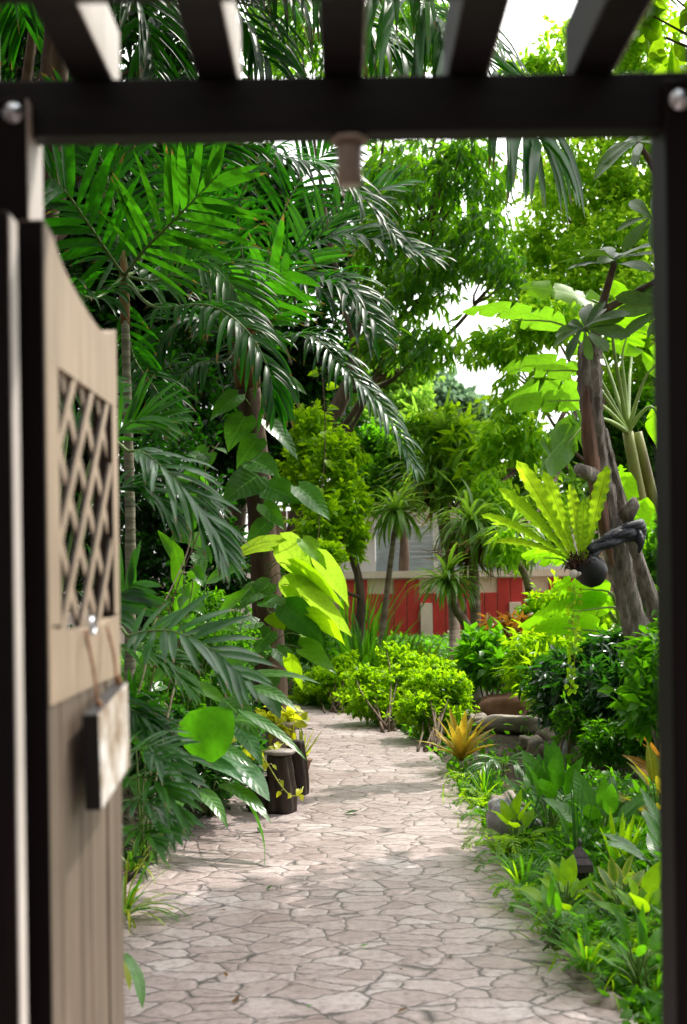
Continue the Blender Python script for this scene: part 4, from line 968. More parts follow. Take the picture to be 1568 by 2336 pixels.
# climbing philodendron on the palm trunk
T0 = P(607, 1240, 12.45)
def onT(py): return P(np.interp(py, [880, 1200, 1640], [568, 598, 622]), py, 12.5)
ph = []
def PHL(b, t, W, **o): ph.append((*b, *t, W, dict(o, frm=onT(max(b[1]+25, 900)))))
PHL((636,1243,12.0), (503,1283,11.7), .36, up=(.25,.55,.8), mat=M['broad_lime'], droop=.5, prof='heart', lobes=.1)
PHL((640,1238,12.0), (718,1338,11.8), .36, up=(.3,.9,.4), mat=M['broad_lime'], droop=.3, prof='heart', lobes=.12)
PHL((722,1268,11.9), (797,1385,11.8), .30, up=(.6,.7,.4), mat=M['broad_lime'], droop=.4, prof='heart', lobes=.1)
PHL((660,1335,11.9), (803,1452,11.7), .34, up=(.5,.8,.4), mat=M['broad_lime'], droop=.5, prof='heart', lobes=.1)
PHL((655,1310,12.0), (675,1390,11.9), .26, up=(.3,.9,.3), mat=M['broad_lime'], droop=.3)
PHL((665,1290,11.8), (785,1390,11.6), .26, up=(.5,.6,.7), mat=M['lime'], droop=.5, prof='heart', lobes=.1)
PHL((650,1380,11.8), (740,1470,11.7), .32, up=(.3,-1,.3), mat=M['broad_flat'], droop=.4, prof='heart', lobes=.1)
PHL((620,1400,11.9), (650,1440,11.8), .22, up=(0,-.8,.7), mat=M['lime'], droop=.4)
PHL((705,1400,11.7), (790,1475,11.5), .24, up=(.5,.7,.6), mat=M['lime'], droop=.5, prof='heart', lobes=.1)
PHL((690,1480,11.7), (770,1540,11.5), .20, up=(.3,-.8,.6), mat=M['midgreen'], droop=.5, prof='heart', lobes=.1)
PHL((655,1500,11.8), (690,1575,11.7), .18, up=(.3,.8,.5), mat=M['lime'], droop=.5, prof='heart', lobes=.1)
PHL((690,1230,11.9), (745,1300,11.8), .2, up=(.4,-.8,.5), mat=M['lime'], droop=.4, prof='heart', lobes=.1)
for b, t, W, u_ in (((612,1190,12.1),(560,1250,12.0),.2,(-.2,-1,.4)), ((618,1330,12.1),(560,1380,12.0),.22,(-.2,-1,.4)), ((620,1440,12.1),(570,1500,12.0),.2,(-.2,-1,.4)), ((625,1540,12.1),(590,1610,12.0),.18,(-.1,-1,.4)), ((600,1150,12.1),(650,1210,12.0),.2,(.3,-1,.4))):
    PHL(b, t, W, up=u_, droop=.4, prof='heart', lobes=.1)
PHL((690,1450,11.9), (745,1510,11.8), .2, up=(.3,-1,.4), mat=M['midgreen'], droop=.4)
for b, t, W, u_ in (((575,1050,12.1),(640,1090,11.9),.30,(.1,-.8,.6)), ((590,1085,12.1),(505,1150,11.9),.36,(-.2,-1,.3)), ((610,1110,12.1),(690,1150,11.9),.32,(.2,-1,.4)),
                  ((680,1110,12.0),(755,1190,11.9),.26,(.3,-.9,.6)), ((610,960,12.2),(680,1050,12.1),.22,(.6,-.8,.4)), ((560,950,12.2),(520,1030,12.1),.32,(-.3,-1,.3)),
                  ((590,1000,12.2),(540,1070,12.1),.26,(-.2,-1,.3)), ((600,1340,12.1),(520,1400,11.9),.24,(-.2,-.9,.5)), ((590,1420,12.1),(500,1450,11.9),.22,(-.1,-.7,.8)),
                  ((600,1470,12.1),(540,1540,11.9),.28,(-.2,-1,.3)), ((630,1480,12.1),(700,1560,11.9),.2,(.3,-.9,.5)), ((600,1370,12.0),(680,1400,11.8),.24,(.2,-.7,.8)),
                  ((545,900,12.3),(480,960,12.2),.26,(-.3,-.9,.5)), ((640,860,12.3),(700,900,12.2),.16,(.2,-.8,.7))):
    PHL(b, t, W, up=u_, droop=.4, prof='heart', lobes=.1)
leafplant('climbing_philodendron', 'climber with big yellow green and dark leaves growing up the palm trunk', 'climber', (-.62, 12.45, .1), ph, M['broad'], prof='heart')

# slender vines with heart leaves
def vine(name, label, line, nleaf, W, mat, smat, rad=.004, prof='heart', ratio=1.3, hang=.6, cat='vine', group=None, off=.05):
    C = spline(line, 40); t = thing(name, label, cat, C[0], group)
    mb = MB(); tube(mb, C, [rad, rad*.7], 5); part(mb, 'stem', M[smat], t)
    mb = MB()
    for i in range(nleaf):
        c = C[int(1 + (i+.3*rng.random())/nleaf*38)]
        a = rng.normal(size=3)*[1, .5, .4]; a = nrm(a + [0, -.3, 0])
        b = c + a*off
        tube(mb, [c, (c+b)/2+[0,0,.01], b], [rad*.4], 4, 1)
        d = nrm(a*.7 + [0, -.15, -hang]); s = W*rng.uniform(.7, 1.25)
        tm = blade(ratio, 1, prof, 6, 2, .2, .35, .04, .12)
        puts(mb, tm, b, d, nrm(np.array([0, -1, .6]) + rng.normal(size=3)*.4), s, 0)
    part(mb, 'foliage', [mat, M[smat]], t); return t
vine('heart_leaf_vine', 'vine with bright heart shaped leaves on a thin stem beside the young palm fronds', PP((300,1850,7.0),(345,1560,7.0),(400,1350,7.0),(465,1180,7.0),(470,1060,7.1),(500,1010,7.2)), 24, .085, M['broad_flat'], 'twig')
vine('heart_leaf_vine', 'vine with heart shaped leaves leaning behind the first heart leaf vine', PP((330,1800,7.5),(400,1500,7.5),(440,1330,7.5),(430,1180,7.5),(440,1080,7.5)), 18, .095, M['broad'], 'twig')
vine('hanging_vine', 'thin brown vine with yellow leaves hanging right of the climbing philodendron', PP((735,840,12.2),(742,1000,12.2),(728,1200,12.1),(712,1360,12.0),(690,1500,11.9)), 14, .10, M['lime'], 'twig', rad=.006, hang=.4)
vine('dry_vine', 'bare pale vine stem leaning in front of the low dark ginger', PP((345,1900,5.6),(360,1750,5.6),(400,1560,5.7),(415,1520,5.7)), 2, .03, M['midgreen'], 'vine_cord', rad=.006, prof='ovate')
vine('dry_vine', 'thin pale vine stem beside the hanging sign', PP((292,1660,5.5),(330,1530,5.5),(345,1440,5.6),(420,1280,5.7),(440,1200,5.7)), 3, .03, M['midgreen'], 'vine_cord', rad=.004, prof='ovate')
# orange flower cone beside the sign
fl = thing('heliconia_flower', 'small orange and red flower cone showing beside the sign', 'flower', P(287, 1640, 5.0))
mb = MB(); tube(mb, spline(PP((290,1800,5.2),(288,1640,5.0),(287,1600,5.0)), 8), [.005, .004], 6); part(mb, 'stem', M['stem'], fl)
mb = MB()
for k in range(9):
    a = k*2.4; b = P(287, 1605-5*k, 5.0)
    puts(mb, blade(1, .55, 'ovate', 3, 1, .5, -.5), b, nrm([math.cos(a)*.8, math.sin(a)*.8, .9]), [-math.cos(a), -math.sin(a), 1], .032-.002*k)
part(mb, 'bract', M['flower'], fl)

# spider plant and strap leaf by the gate foot
def tuft_plant(name, label, cat, base, sets, group=None):
    t = thing(name, label, cat, base, group)
    for mat, n, L, W, kw in sets:
        mb = MB(); tuft(mb, base, n, L, W, **kw); part(mb, 'foliage', M[mat], t)
    return t
tuft_plant('spider_plant', 'spider plant with thin yellow edged blades at the foot of the gate', 'plant', G(285, 2085, .02), [('grassy', 26, .36, .016, dict(spread=1.1, up=.7, droop=1.5)), ('grass_yellow', 16, .34, .014, dict(spread=1.2, up=.6, droop=1.6))])
tuft_plant('spider_plant', 'smaller spider plant just behind the one at the gate foot', 'plant', G(300, 1985, .02), [('grass_yellow', 20, .34, .014, dict(spread=1.2, up=.8, droop=1.5)), ('grassy', 14, .3, .014, dict(spread=1.1, up=.8, droop=1.4))])
leafplant('strap_leaf_plant', 'single broad strap leaf drooping to the path beside the gate bottom', 'plant', G(255, 2300, .02), [
  (282,2175,4.35, 325,2302,4.2, .05, dict(prof='strap', up=(.6,-.5,.7), droop=.9)),
  (270,2180,4.4, 296,2260,4.3, .03, dict(prof='strap', up=(.6,-.5,.7), droop=.8, mat=M['grass_yellow'])),
], M['broad'])

# ------------------------------------------------------------------ stump stools and pots
def stump(label, base, r, h, top=True, group='stump stools'):
    t = thing('stump_stool', label, 'stool', base, group); base = np.asarray(base, float)
    mb = MB(); zz = np.linspace(0, 1, 14)
    C = np.c_[base[0]+.006*np.sin(zz*5), base[1]+0*zz, base[2]+zz*h]
    tube(mb, C, np.interp(zz, [0, .08, .4, .9, 1], [1.06, 1.08, .95, .82, .80])*r, 40, lob=(5, .10), wob=.02)
    part(mb, 'body', M['wood_stump'], t)
    if top:
        mb = MB(); tube(mb, [base+[0,0,h+.001], base+[0,0,h+.012], base+[0,0,h+.024]], [r*1.02, r*1.08, r*1.0], 30, lob=(4, .04)); part(mb, 'seat', M['stump_top'], t)
    return t
stump('dark stump stool with a worn round seat nearest the gate', G(640, 1852), .088, .36)
stump('shorter dark stump just right and behind the nearest stool', G(678, 1812), .068, .36, False)
stump('dark stump half hidden by the ginger leaves left of the nearest stool', G(596, 1848), .085, .22, False)
pt = thing('plant_pot', 'wide grey stone pot with a golden plant at the palm foot', 'pot', G(642, 1770))
b = G(642, 1770)
mb = MB(); tube(mb, [b, b+[0,0,.2], b+[0,0,.34], b+[0,0,.345], b+[0,0,.40], b+[0,0,.402], b+[0,0,.35]], [.085, .105, .11, .122, .125, .10, .095], 26, caps=True)
part(mb, 'body', M['pot_stone'], pt)
gp = thing('golden_pothos', 'golden yellow pothos growing in the stone pot', 'plant', b+[0,0,.38])
mb = MB(); leafy(mb, [(b+[.01,-.05,.42], (.12,.10,.10))], 40, 3, .09, [blade(1,.7,'heart',5,2,.2,.5,.04,.1) for _ in range(3)], .2, .9); part(mb, 'foliage', M['pothos'], gp)
vine('golden_pothos', 'trailing pothos stem with small yellow leaves draped over the stump stools', PP((560,1690,7.6),(590,1715,7.5),(612,1745,7.45),(640,1790,7.4),(665,1815,7.4),(685,1808,7.4),(692,1795,7.45)), 9, .035, M['pothos'], 'stem_yellow', rad=.005, off=.03)
vine('golden_pothos', 'second yellow pothos runner lying above the stool seat', PP((520,1670,7.7),(560,1700,7.6),(600,1712,7.55),(640,1700,7.6),(650,1690,7.7)), 9, .05, M['pothos'], 'stem_yellow', rad=.005, off=.03)
b = G(690, 1755)
tp = thing('clay_saucer', 'small dark clay saucer pot on the path edge behind the stools', 'pot', b)
mb = MB(); tube(mb, [b, b+[0,0,.05], b+[0,0,.075], b+[0,0,.077], b+[0,0,.05]], [.05, .065, .085, .075, .06], 20); part(mb, 'body', M['clay'], tp)
tuft_plant('spiky_plant', 'spiky yellow plant standing in the small clay saucer', 'plant', b+[0,0,.06], [('grass_yellow', 13, .30, .022, dict(spread=.6, up=1.0, droop=.5)), ('pothos', 8, .14, .03, dict(spread=.9, up=.8, droop=.6))])
# fallen leaves on the path
def fallen(label, px, py, s, mat, a):
    b = G(px, py, .006); t = MB()
    puts(t, blade(1, .42, 'ovate', 6, 2, .3, -.35, .08), b, [math.cos(a), math.sin(a), .05], [0, 0, 1], s)
    tag(t.build('fallen_leaf', M[mat], loc=b), label, 'leaf', 'fallen leaves')
fallen('dark fallen leaf on the sunny part of the path', 786, 1856, .11, 'deep', .1)
fallen('small dark leaf scrap on the path below the stools', 597, 1898, .07, 'deep', 2.)
fallen('tiny dark leaf scrap in the middle of the shaded path', 690, 2020, .035, 'dead', .5)
fallen('pale straw coloured leaf bit near the gate foot', 532, 2288, .05, 'dead', 1.2)
for k in range(16):
    q = (rng.uniform(420, 1150), rng.uniform(1700, 2310))
    b = G(q[0], q[1], .006); t = MB(); a = rng.random()*6.28
    puts(t, blade(1, .4, 'ovate', 5, 2, .3, -.4, .1), b, [math.cos(a), math.sin(a), .06], [0, 0, 1], rng.uniform(.025, .055))
    tag(t.build('leaf_scrap', M['dead'] if k % 3 else M['midgreen'], loc=b), 'tiny dry leaf scrap lying loose on the paved path', 'leaf', 'leaf scraps on the path')
# ================================================================== right side: leaning frangipani trunk
ft = thing('frangipani_tree', 'leaning grey tree with a split trunk and long leaf clusters by the right post', 'tree', (2.02, 8.1, .05))
C = spline([(2.15,8.3,-.05), P(1535,1720,8.2), P(1465,1480,8.0), P(1405,1250,7.9), P(1368,1080,7.85), P(1352,950,7.8), P(1345,830,7.8), P(1352,770,7.8)], 90)
mb = MB(); tube(mb, C, np.interp(np.linspace(0,1,90), [0,.3,.5,.7,.88,.95,1], [.085,.072,.064,.060,.066,.064,.042])*(1+.05*np.sin(np.arange(90)*.55)+.03*rng.normal(size=90)), 40, lob=(5, .12), wob=.045)
# stub of a sawn branch and knots
k0 = P(1352, 1085, 7.75); tube(mb, [k0, P(1328,1075,7.65), P(1318,1066,7.62)], [.05,.04,.03], 10, wob=.08)
k0 = P(1428, 1180, 7.85); tube(mb, [k0, P(1445,1150,7.8), P(1448,1135,7.8)], [.05,.04,.015], 10, wob=.08)
part(mb, 'trunk', M['bark_grey'], ft)
C2 = spline([(2.35,8.5,-.05), P(1575,1720,8.35), P(1500,1420,8.1), P(1440,1230,8.0), P(1400,1090,7.92), P(1375,980,7.86)], 36)
mb = MB(); tube(mb, C2, [.06,.05,.042,.036,.028], 26, lob=(4, .12), wob=.05); part(mb, 'trunk', M['bark_grey'], ft, 'second darker stem twisting against the main trunk')
C3 = spline([P(1352,1000,7.72), P(1335,900,7.71), P(1340,1020,7.70), P(1375,1180,7.76), P(1405,1290,7.8)], 6)
C3 = spline([P(1338,880,7.72), P(1345,1010,7.74), P(1368,1150,7.79), P(1398,1290,7.83)], 24)
mb = MB(); tube(mb, C3, [.015,.036,.042,.034,.012], 18, lob=(4, .16), wob=.06); part(mb, 'bare_wood', M['bark_red'], ft)
tips = []
def branch(cp, r):
    mb = MB(); tube(mb, spline(PP(*cp), 16), r, 9, wob=.04); part(mb, 'branch', M['bark_plain'], ft)
branch([(1350,800,7.8),(1368,720,7.7),(1388,650,7.6),(1402,600,7.5)], [.045,.03,.022,.018])
branch([(1362,735,7.75),(1350,742,7.5),(1338,752,7.35)], [.03,.02,.016])
branch([(1372,710,7.7),(1430,680,7.6),(1500,640,7.5),(1560,600,7.4)], [.026,.02,.016])
branch([(1560,600,7.4),(1530,470,7.4),(1490,380,7.3),(1455,325,7.3)], [.03,.02,.016])
branch([(1500,640,7.5),(1520,690,7.4),(1535,700,7.35)], [.018,.014])
def whorl(c, n, L, W, mat, up=.4, dr=(.2,.7), ax=(0,0,1), prof='spat'):
    c = np.asarray(c); ax = nrm(ax)
    for i in range(n):
        a = i*2.4 + rng.random()*.5
        e1 = nrm(np.cross(ax, [.3,1,.1])); e2 = np.cross(ax, e1)
        d = nrm(e1*math.cos(a) + e2*math.sin(a) + ax*(up*rng.uniform(.2,1.6)))
        mb = MB(); puts(mb, blade(1, W/L, prof, 9, 3, .18, rng.uniform(*dr), .02), c + ax*rng.uniform(-.03,.03), d, nrm(ax + rng.normal(size=3)*.25), L*rng.uniform(.75,1.15))
        part(mb, 'leaf', M[mat], ft)
whorl(P(1402,598,7.5), 17, .33, .085, 'plumeria', .3, ax=(-.1,-.3,1))
whorl(P(1336,752,7.35), 13, .27, .085, 'plumeria', .1, ax=(-.5,-.5,.4))
whorl(P(1455,325,7.3), 12, .30, .08, 'plumeria', .2, ax=(-.5,-.5,.6))
whorl(P(1535,700,7.35), 12, .32, .085, 'plumeria', .2, ax=(-.2,-.6,.5))
whorl(P(1490,500,7.4), 10, .28, .08, 'plumeria', .2, ax=(-.4,-.6,.5))

# shade tree overhead
limb_tree('almond_tree', 'near tree with large leaves, some orange, at the upper right beyond the rafters', (4.9, 9.2, 0), (4.2, 8.9, 5.6), .16,
          [((2.2, 7.9, 6.1), (.9, .7, .5)), ((3.1, 8.3, 6.0), (.9, .8, .55)), ((3.9, 8.9, 6.1), (.9, .9, .6)), ((2.9, 9.2, 6.3), (.8, .6, .5)), ((2.5, 8.6, 6.9), (1., .8, .5)), ((3.6, 8.2, 7.), (1.1, .8, .5)), ((3.1, 9.5, 5.3), (.5, .4, .35)), ((2.55, 9.3, 5.5), (.35, .3, .3))],
          420, 7, .24, tms_of('spat', .45, 5, 1, 4, .25, (.2, .7)), leafmat('almond_leaf', (.05, .15, .01), (.14, .28, .015), (.42, .75, .01), tw=.52, rough=.36, brown=.03, veins=.4, nv=8), M['bark_plain'], .3, .9, .25, bend=.3)

# black planter strapped to the trunk with the bird nest fern
pb_ = P(1345, 1300, 7.62)
hp = thing('hanging_planter', 'round black planter bag strapped to the leaning trunk', 'planter', pb_)
mb = MB(); ax = nrm([-.78, -.25, .75])
prof = [(-.105,.01),(-.10,.045),(-.075,.078),(-.03,.094),(.02,.094),(.06,.085),(.085,.074)]
tube(mb, [pb_ + ax*a for a, _ in prof], [1], 4) if False else None
th = np.linspace(0, 2*np.pi, 26, endpoint=False); e1 = nrm(np.cross(ax, [0,1,0])); e2 = np.cross(ax, e1)
v = np.array([pb_ + ax*a + r*(1+.05*np.sin(3*t+a*20))*(e1*math.cos(t)+e2*math.sin(t)) for a, r in prof for t in th])
i = np.arange(len(prof)-1)[:, None]*26; j = np.arange(26)[None, :]
mb.add(v, np.stack([i+j, i+(j+1)%26, i+26+(j+1)%26, i+26+j], -1).reshape(-1, 4))
part(mb, 'bag', M['black_plastic'], hp)
mb = MB(); rt = pb_ + ax*.085
leafy(mb, [(rt, (.085,.085,.04))], 120, 4, .045, [blade(1,.16,'lance',3,1,.2,.6)], .2, 1.0); part(mb, 'root_fibre', M['moss_fibre'], hp)
st = thing('cloth_strap', 'black cloth strap tied round the leaning trunk to hold the planter', 'strap', P(1400,1230,7.7))
mb = MB()
Cs = spline([P(1345,1262,7.58), P(1375,1240,7.62), P(1405,1224,7.68), P(1440,1212,7.74), P(1462,1208,7.86), P(1455,1212,8.06)], 26)
w_ = np.interp(np.linspace(0,1,26), [0,.3,.7,.9,1], [.035,.042,.055,.06,.04])
for kx in range(5):
    off = (kx-2)/2.
    tube(mb, Cs + np.c_[.010*np.sin(np.arange(26)*.9+kx), -.012*np.cos(np.arange(26)*.7+kx*2)-.01, off*w_*.75], w_*.42, 8, wob=.06)
part(mb, 'band', M['black_cloth'], st)
mb = MB(); tube(mb, spline(PP((1455,1215,7.75),(1462,1240,7.72),(1458,1262,7.72)), 8), [.03,.022,.006], 8, wob=.15); part(mb, 'knot_end', M['black_cloth'], st)
sh = thing('snail_shell', 'small round white shell resting against the black planter', 'shell', P(1309,1309,7.5))
mb = MB(); c = P(1309,1309,7.52)
tube(mb, [c+[0,0,-.026], c+[0,0,-.022], c+[0,0,-.008], c+[.002,0,.010], c+[.003,0,.022], c+[.003,0,.025]], [.004,.016,.026,.025,.014,.003], 18); part(mb, 'body', M['shell'], sh)
mb = MB(); tube(mb, [c+[.02,-.012,-.004], c+[.034,.0,.002], c+[.03,.02,.004]], [.014,.012,.006], 10); part(mb, 'whorl', M['shell'], sh)
nf = thing('birds_nest_fern', 'bird nest fern with glowing wavy yellow green fronds rising from the black planter', 'fern', rt)
for tx, ty, td, W, kw in ((1178,1050,7.6,.105,dict(droop=.3)), (1238,1072,7.7,.08,dict(droop=.2)), (1139,1114,7.5,.09,dict(droop=.5)), (1095,1174,7.4,.06,dict(droop=.7)),
        (1388,1062,7.5,.10,dict(up=(-.1,.9,.5), droop=.15)), (1332,1140,7.5,.065,dict(droop=.2)), (1300,1105,7.85,.08,dict(droop=.2)), (1130,1236,7.4,.055,dict(droop=.8)), (1350,1120,7.9,.07,dict(droop=.2))):
    kw = dict(dict(prof='nest', up=(.3,.85,.5), n=44, m=3, wave=.13, fold=.34, freq=64), **kw)
    mb = MB(); b = rt + np.array([(tx-1290)/3200., 0, .0])
    leaf_to(mb, b, P(tx, ty, td), W, **kw); part(mb, 'frond', M['nest_fern'], nf)
vine('hanging_moss', 'wispy pale green trailing plant hanging below the black planter', PP((1312,1330,7.55),(1308,1420,7.55),(1312,1500,7.5),(1300,1580,7.5)), 60, .028, M['lime'], 'stem_yellow', rad=.002, prof='lance', ratio=1.0, hang=.9, cat='plant', off=.03)

# ================================================================== banana plants behind the trunk
def banana(name, label, base, crown, leaves, stems=1, r=.07):
    t = thing(name, label, 'banana plant', base)
    for s in range(stems):
        o = np.array([.16*s, .1*s, 0]); mb = MB()
        tube(mb, spline([base+o, (base+crown)/2+o+[.02,0,0], crown+o*.6], 14), [r*1.15, r, r*.7], 14, wob=.03); part(mb, 'stem', M['pseudostem'], t)
    for lf in leaves:
        bx, by, bd, tx, ty, td, W = lf[:7]; o = dict(lf[7]) if len(lf) > 7 else {}
        mm = o.pop('mat', M['banana'])
        b = P(bx, by, bd); e = P(tx, ty, td)
        kw = dict(prof='banana', up=(-.1,-.8,.7), droop=.5, n=46, m=4, fold=.12, wave=.035, freq=15, arch=.12, tears=5); kw.update(o)
        mb = MB(); leaf_to(mb, b, e, W, **kw)
        d = nrm(e-b); tube(mb, spline([crown, crown*.45+b*.55+[0,0,.05], b, b+d*np.linalg.norm(e-b)*.5], 14), [.024,.016,.010,.004], 8, 1)
        part(mb, 'leaf', [mm, M['stem_pale']], t)
    return t
b0 = np.array([3.0, 11.6, .05]); c0 = P(1432, 985, 11.5)
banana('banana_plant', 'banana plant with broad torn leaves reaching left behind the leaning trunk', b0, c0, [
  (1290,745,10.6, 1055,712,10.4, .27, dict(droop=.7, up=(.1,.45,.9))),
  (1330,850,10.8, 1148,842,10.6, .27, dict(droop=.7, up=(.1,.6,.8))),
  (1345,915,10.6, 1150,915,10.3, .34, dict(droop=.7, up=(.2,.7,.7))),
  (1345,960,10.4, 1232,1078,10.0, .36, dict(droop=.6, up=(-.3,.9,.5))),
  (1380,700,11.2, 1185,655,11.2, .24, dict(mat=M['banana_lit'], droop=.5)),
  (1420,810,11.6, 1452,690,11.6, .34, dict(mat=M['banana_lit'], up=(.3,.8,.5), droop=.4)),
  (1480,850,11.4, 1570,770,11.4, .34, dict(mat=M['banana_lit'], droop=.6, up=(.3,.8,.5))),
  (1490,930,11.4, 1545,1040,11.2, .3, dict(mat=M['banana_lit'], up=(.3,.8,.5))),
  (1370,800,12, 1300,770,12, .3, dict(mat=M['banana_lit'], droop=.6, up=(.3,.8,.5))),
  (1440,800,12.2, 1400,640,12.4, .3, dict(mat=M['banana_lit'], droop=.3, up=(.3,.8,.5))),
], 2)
b1 = np.array([2.6, 11.0, .05]); c1 = P(1420, 1440, 11.0)
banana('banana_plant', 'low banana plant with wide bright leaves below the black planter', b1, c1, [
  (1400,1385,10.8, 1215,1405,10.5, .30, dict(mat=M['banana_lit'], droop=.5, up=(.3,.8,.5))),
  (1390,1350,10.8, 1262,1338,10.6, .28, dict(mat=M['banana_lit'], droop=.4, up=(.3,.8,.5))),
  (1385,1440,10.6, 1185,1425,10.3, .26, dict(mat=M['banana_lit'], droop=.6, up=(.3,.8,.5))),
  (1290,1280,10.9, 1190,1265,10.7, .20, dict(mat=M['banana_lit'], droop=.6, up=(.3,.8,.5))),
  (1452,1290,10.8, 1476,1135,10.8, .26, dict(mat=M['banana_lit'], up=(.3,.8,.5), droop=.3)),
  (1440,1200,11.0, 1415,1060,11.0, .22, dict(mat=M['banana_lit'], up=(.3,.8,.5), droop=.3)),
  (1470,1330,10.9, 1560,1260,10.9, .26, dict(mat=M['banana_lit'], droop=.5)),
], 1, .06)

# ================================================================== dracaenas and grasses before the fence
def dracaena(label, base, heads, r, mat='dracaena', cane=True):
    t = thing('dracaena', label, 'dracaena', base)
    for (cx, cy_, d, n, L, W, dr, skirt, path_) in heads:
        c = P(cx, cy_, d)
        mb = MB(); tube(mb, spline([np.asarray(base)] + [P(*q) for q in path_] + [c], 16), [r, r*.8, r*.55], 10, wob=.04); part(mb, 'trunk', M['bark_cane'], t)
        mb = MB(); ds = rdir(n); ds[:, 2] = np.abs(ds[:, 2])*1.0 - .35; ds = nrm(ds)
        for q in ds:
            puts(mb, blade(1, W/L, 'strap', 6, 1, .3, dr*rng.uniform(.6, 1.3)), c + rng.normal(size=3)*.03, q, nrm(np.array([-q[0]*.5, -q[1]*.5, 1])), L*rng.uniform(.7, 1.1))
        part(mb, 'leaf_head', M[mat], t)
        if skirt:
            mb = MB(); n2 = 150
            a = rng.random(n2)*6.28
            q = nrm(np.c_[np.cos(a)*.7, np.sin(a)*.7, -.5-rng.random(n2)])
            for dd in q: puts(mb, blade(1, W/L, 'strap', 5, 1, .4, 1.0), c + np.array([0,0,-.15])+rng.normal(size=3)*[.06,.06,.1], dd, nrm(np.array([-dd[0],-dd[1],.6])), L*rng.uniform(.6,1.1))
            part(mb, 'dead_skirt', M['dead'], t)
    return t
dracaena('dracaena with a spiky drooping head in front of the white window', G(868, 1560), [(905,1165,17,110,.62,.05,1.3,False,[(875,1420,17),(893,1270,17)])], .05)
dracaena('short dracaena with a dark spiky head on a cane that leans left before the fence', G(1082, 1565), [(1020,1325,15.5,95,.58,.05,1.2,False,[(1068,1440,16),(1038,1385,15.8)])], .075)
dracaena('tall dracaena with a thick drooping mop of leaves right of the window', G(1086, 1560), [(1075,1190,16.2,150,.85,.05,1.5,True,[(1086,1430,16.3),(1080,1300,16.3)])], .085)
dracaena('tallest dracaena with a brown skirt of dead leaves above the window', G(1040, 1545), [(985,1080,18.5,170,.85,.05,1.2,True,[(1035,1400,18.5),(1015,1230,18.5)]), (1010,985,18.4,80,.7,.06,.5,False,[(1035,1400,18.5),(1010,1100,18.5)])], .09, 'dracaena')
dracaena('dracaena with a drooping head on a bent cane near the banana leaves', G(1215, 1550), [(1165,1215,15.5,120,.7,.05,1.6,False,[(1208,1350,15.8),(1180,1280,15.6)])], .06)
shrub('long_leaf_shrub', 'bright green long leaved shrub rising above the tallest dracaena', 'shrub', G(1070, 1540), [B(1060,1010,18,60,50), B(1010,960,18.6,60,40), B(1090,1090,17.2,50,60)], 60, 7, .24, T_lance, M['lime'])
tuft_plant('grass_clump', 'tall bright green grassy clump left of the red fence', 'grass clump', G(825, 1580), [('grassy', 210, 1.12, .05, dict(spread=.9, up=1.0, droop=.9, rj=.30))])
tuft_plant('grass_clump', 'grassy clump in front of the cream fence post', 'grass clump', G(905, 1575), [('grassy', 130, .85, .05, dict(spread=.9, up=1.0, droop=.9, rj=.22)), ('lime', 26, .7, .08, dict(spread=.7, up=1, droop=.5, prof='lance', rj=.2))])
tuft_plant('grass_clump', 'lighter grassy clump at the foot of the leaning dracaena canes', 'grass clump', G(1030, 1590), [('grassy', 120, .62, .035, dict(spread=1, up=1.0, droop=1.0, rj=.2)), ('lime', 20, .55, .05, dict(spread=.8, up=1, droop=.7, rj=.15))])
tuft_plant('grass_clump', 'thin arching grass along the far bend of the path', 'grass clump', G(745, 1600), [('grassy', 120, .50, .022, dict(spread=1.3, up=.7, droop=1.5, rj=.35))])
tuft_plant('grass_clump', 'slender upright reeds left of the fence by the brown boards', 'grass clump', G(800, 1545), [('grassy', 60, 1.6, .03, dict(spread=.3, up=1.0, droop=.4, rj=.35))])
tuft_plant('broad_blade_plant', 'pale lime blades standing above the hedge in the middle', 'plant', G(950, 1580), [('lime', 18, .75, .13, dict(spread=.5, up=1, droop=.4, prof='lance', rj=.15))])

# low bushes along the outer bend of the path
T_hedge = tms_of('ovate', .55, 2, 1, 3, .2, (.1, .5))
for lab, px, py, bl in (
  ('low bright green bush at the bend, farthest left of the hedge bushes', 770, 1625, [B(765,1560,14.0,60,40), B(715,1575,14.3,40,35), B(790,1520,14.1,28,30), B(740,1535,14.2,26,22), B(800,1590,13.7,40,30)]),
  ('low bright green bush in the middle of the hedge on the bend', 880, 1668, [B(880,1555,12.6,70,45), B(930,1510,12.8,50,32), B(850,1600,12.4,70,45), B(890,1490,12.9,30,26), B(960,1550,12.5,40,30), B(830,1545,12.6,36,26), B(905,1620,12.3,60,36)]),
  ('low bright green bush with a thin trunk nearest on the bend', 985, 1712, [B(1005,1565,11.4,60,36), B(960,1620,11.2,60,42), B(1040,1605,11.5,40,34), B(1000,1525,11.6,34,22), B(950,1565,11.5,34,24), B(1045,1560,11.4,26,22), B(1000,1640,11.2,60,34)])):
    shrub('hedge_bush', lab, 'bush', G(px, py), bl, 1500, 7, .046, T_hedge, M['lime'], stems=12, group='hedge bushes on the bend', droop=.05, shell=.2)
mb = MB()
shrub('orange_leaf_shrub', 'shrub with orange tipped leaves before the red fence', 'shrub', G(1150, 1610), [B(1155,1455,13.5,60,40), B(1120,1500,13.2,50,40), B(1200,1470,13.4,50,40)], 420, 6, .13, T_lance, M['rusty'])
for lab, q in (('thin spider plant at the left path edge below the ginger', (395,1900)), ('spider plant at the left path edge behind the low palm', (345,1960))):
    tuft_plant('spider_plant', lab, 'plant', G(*q, .0), [('grassy', 24, .26, .014, dict(spread=1.1, up=.8, droop=1.4)), ('grass_yellow', 8, .24, .012, dict(spread=1.1, up=.7, droop=1.5))])
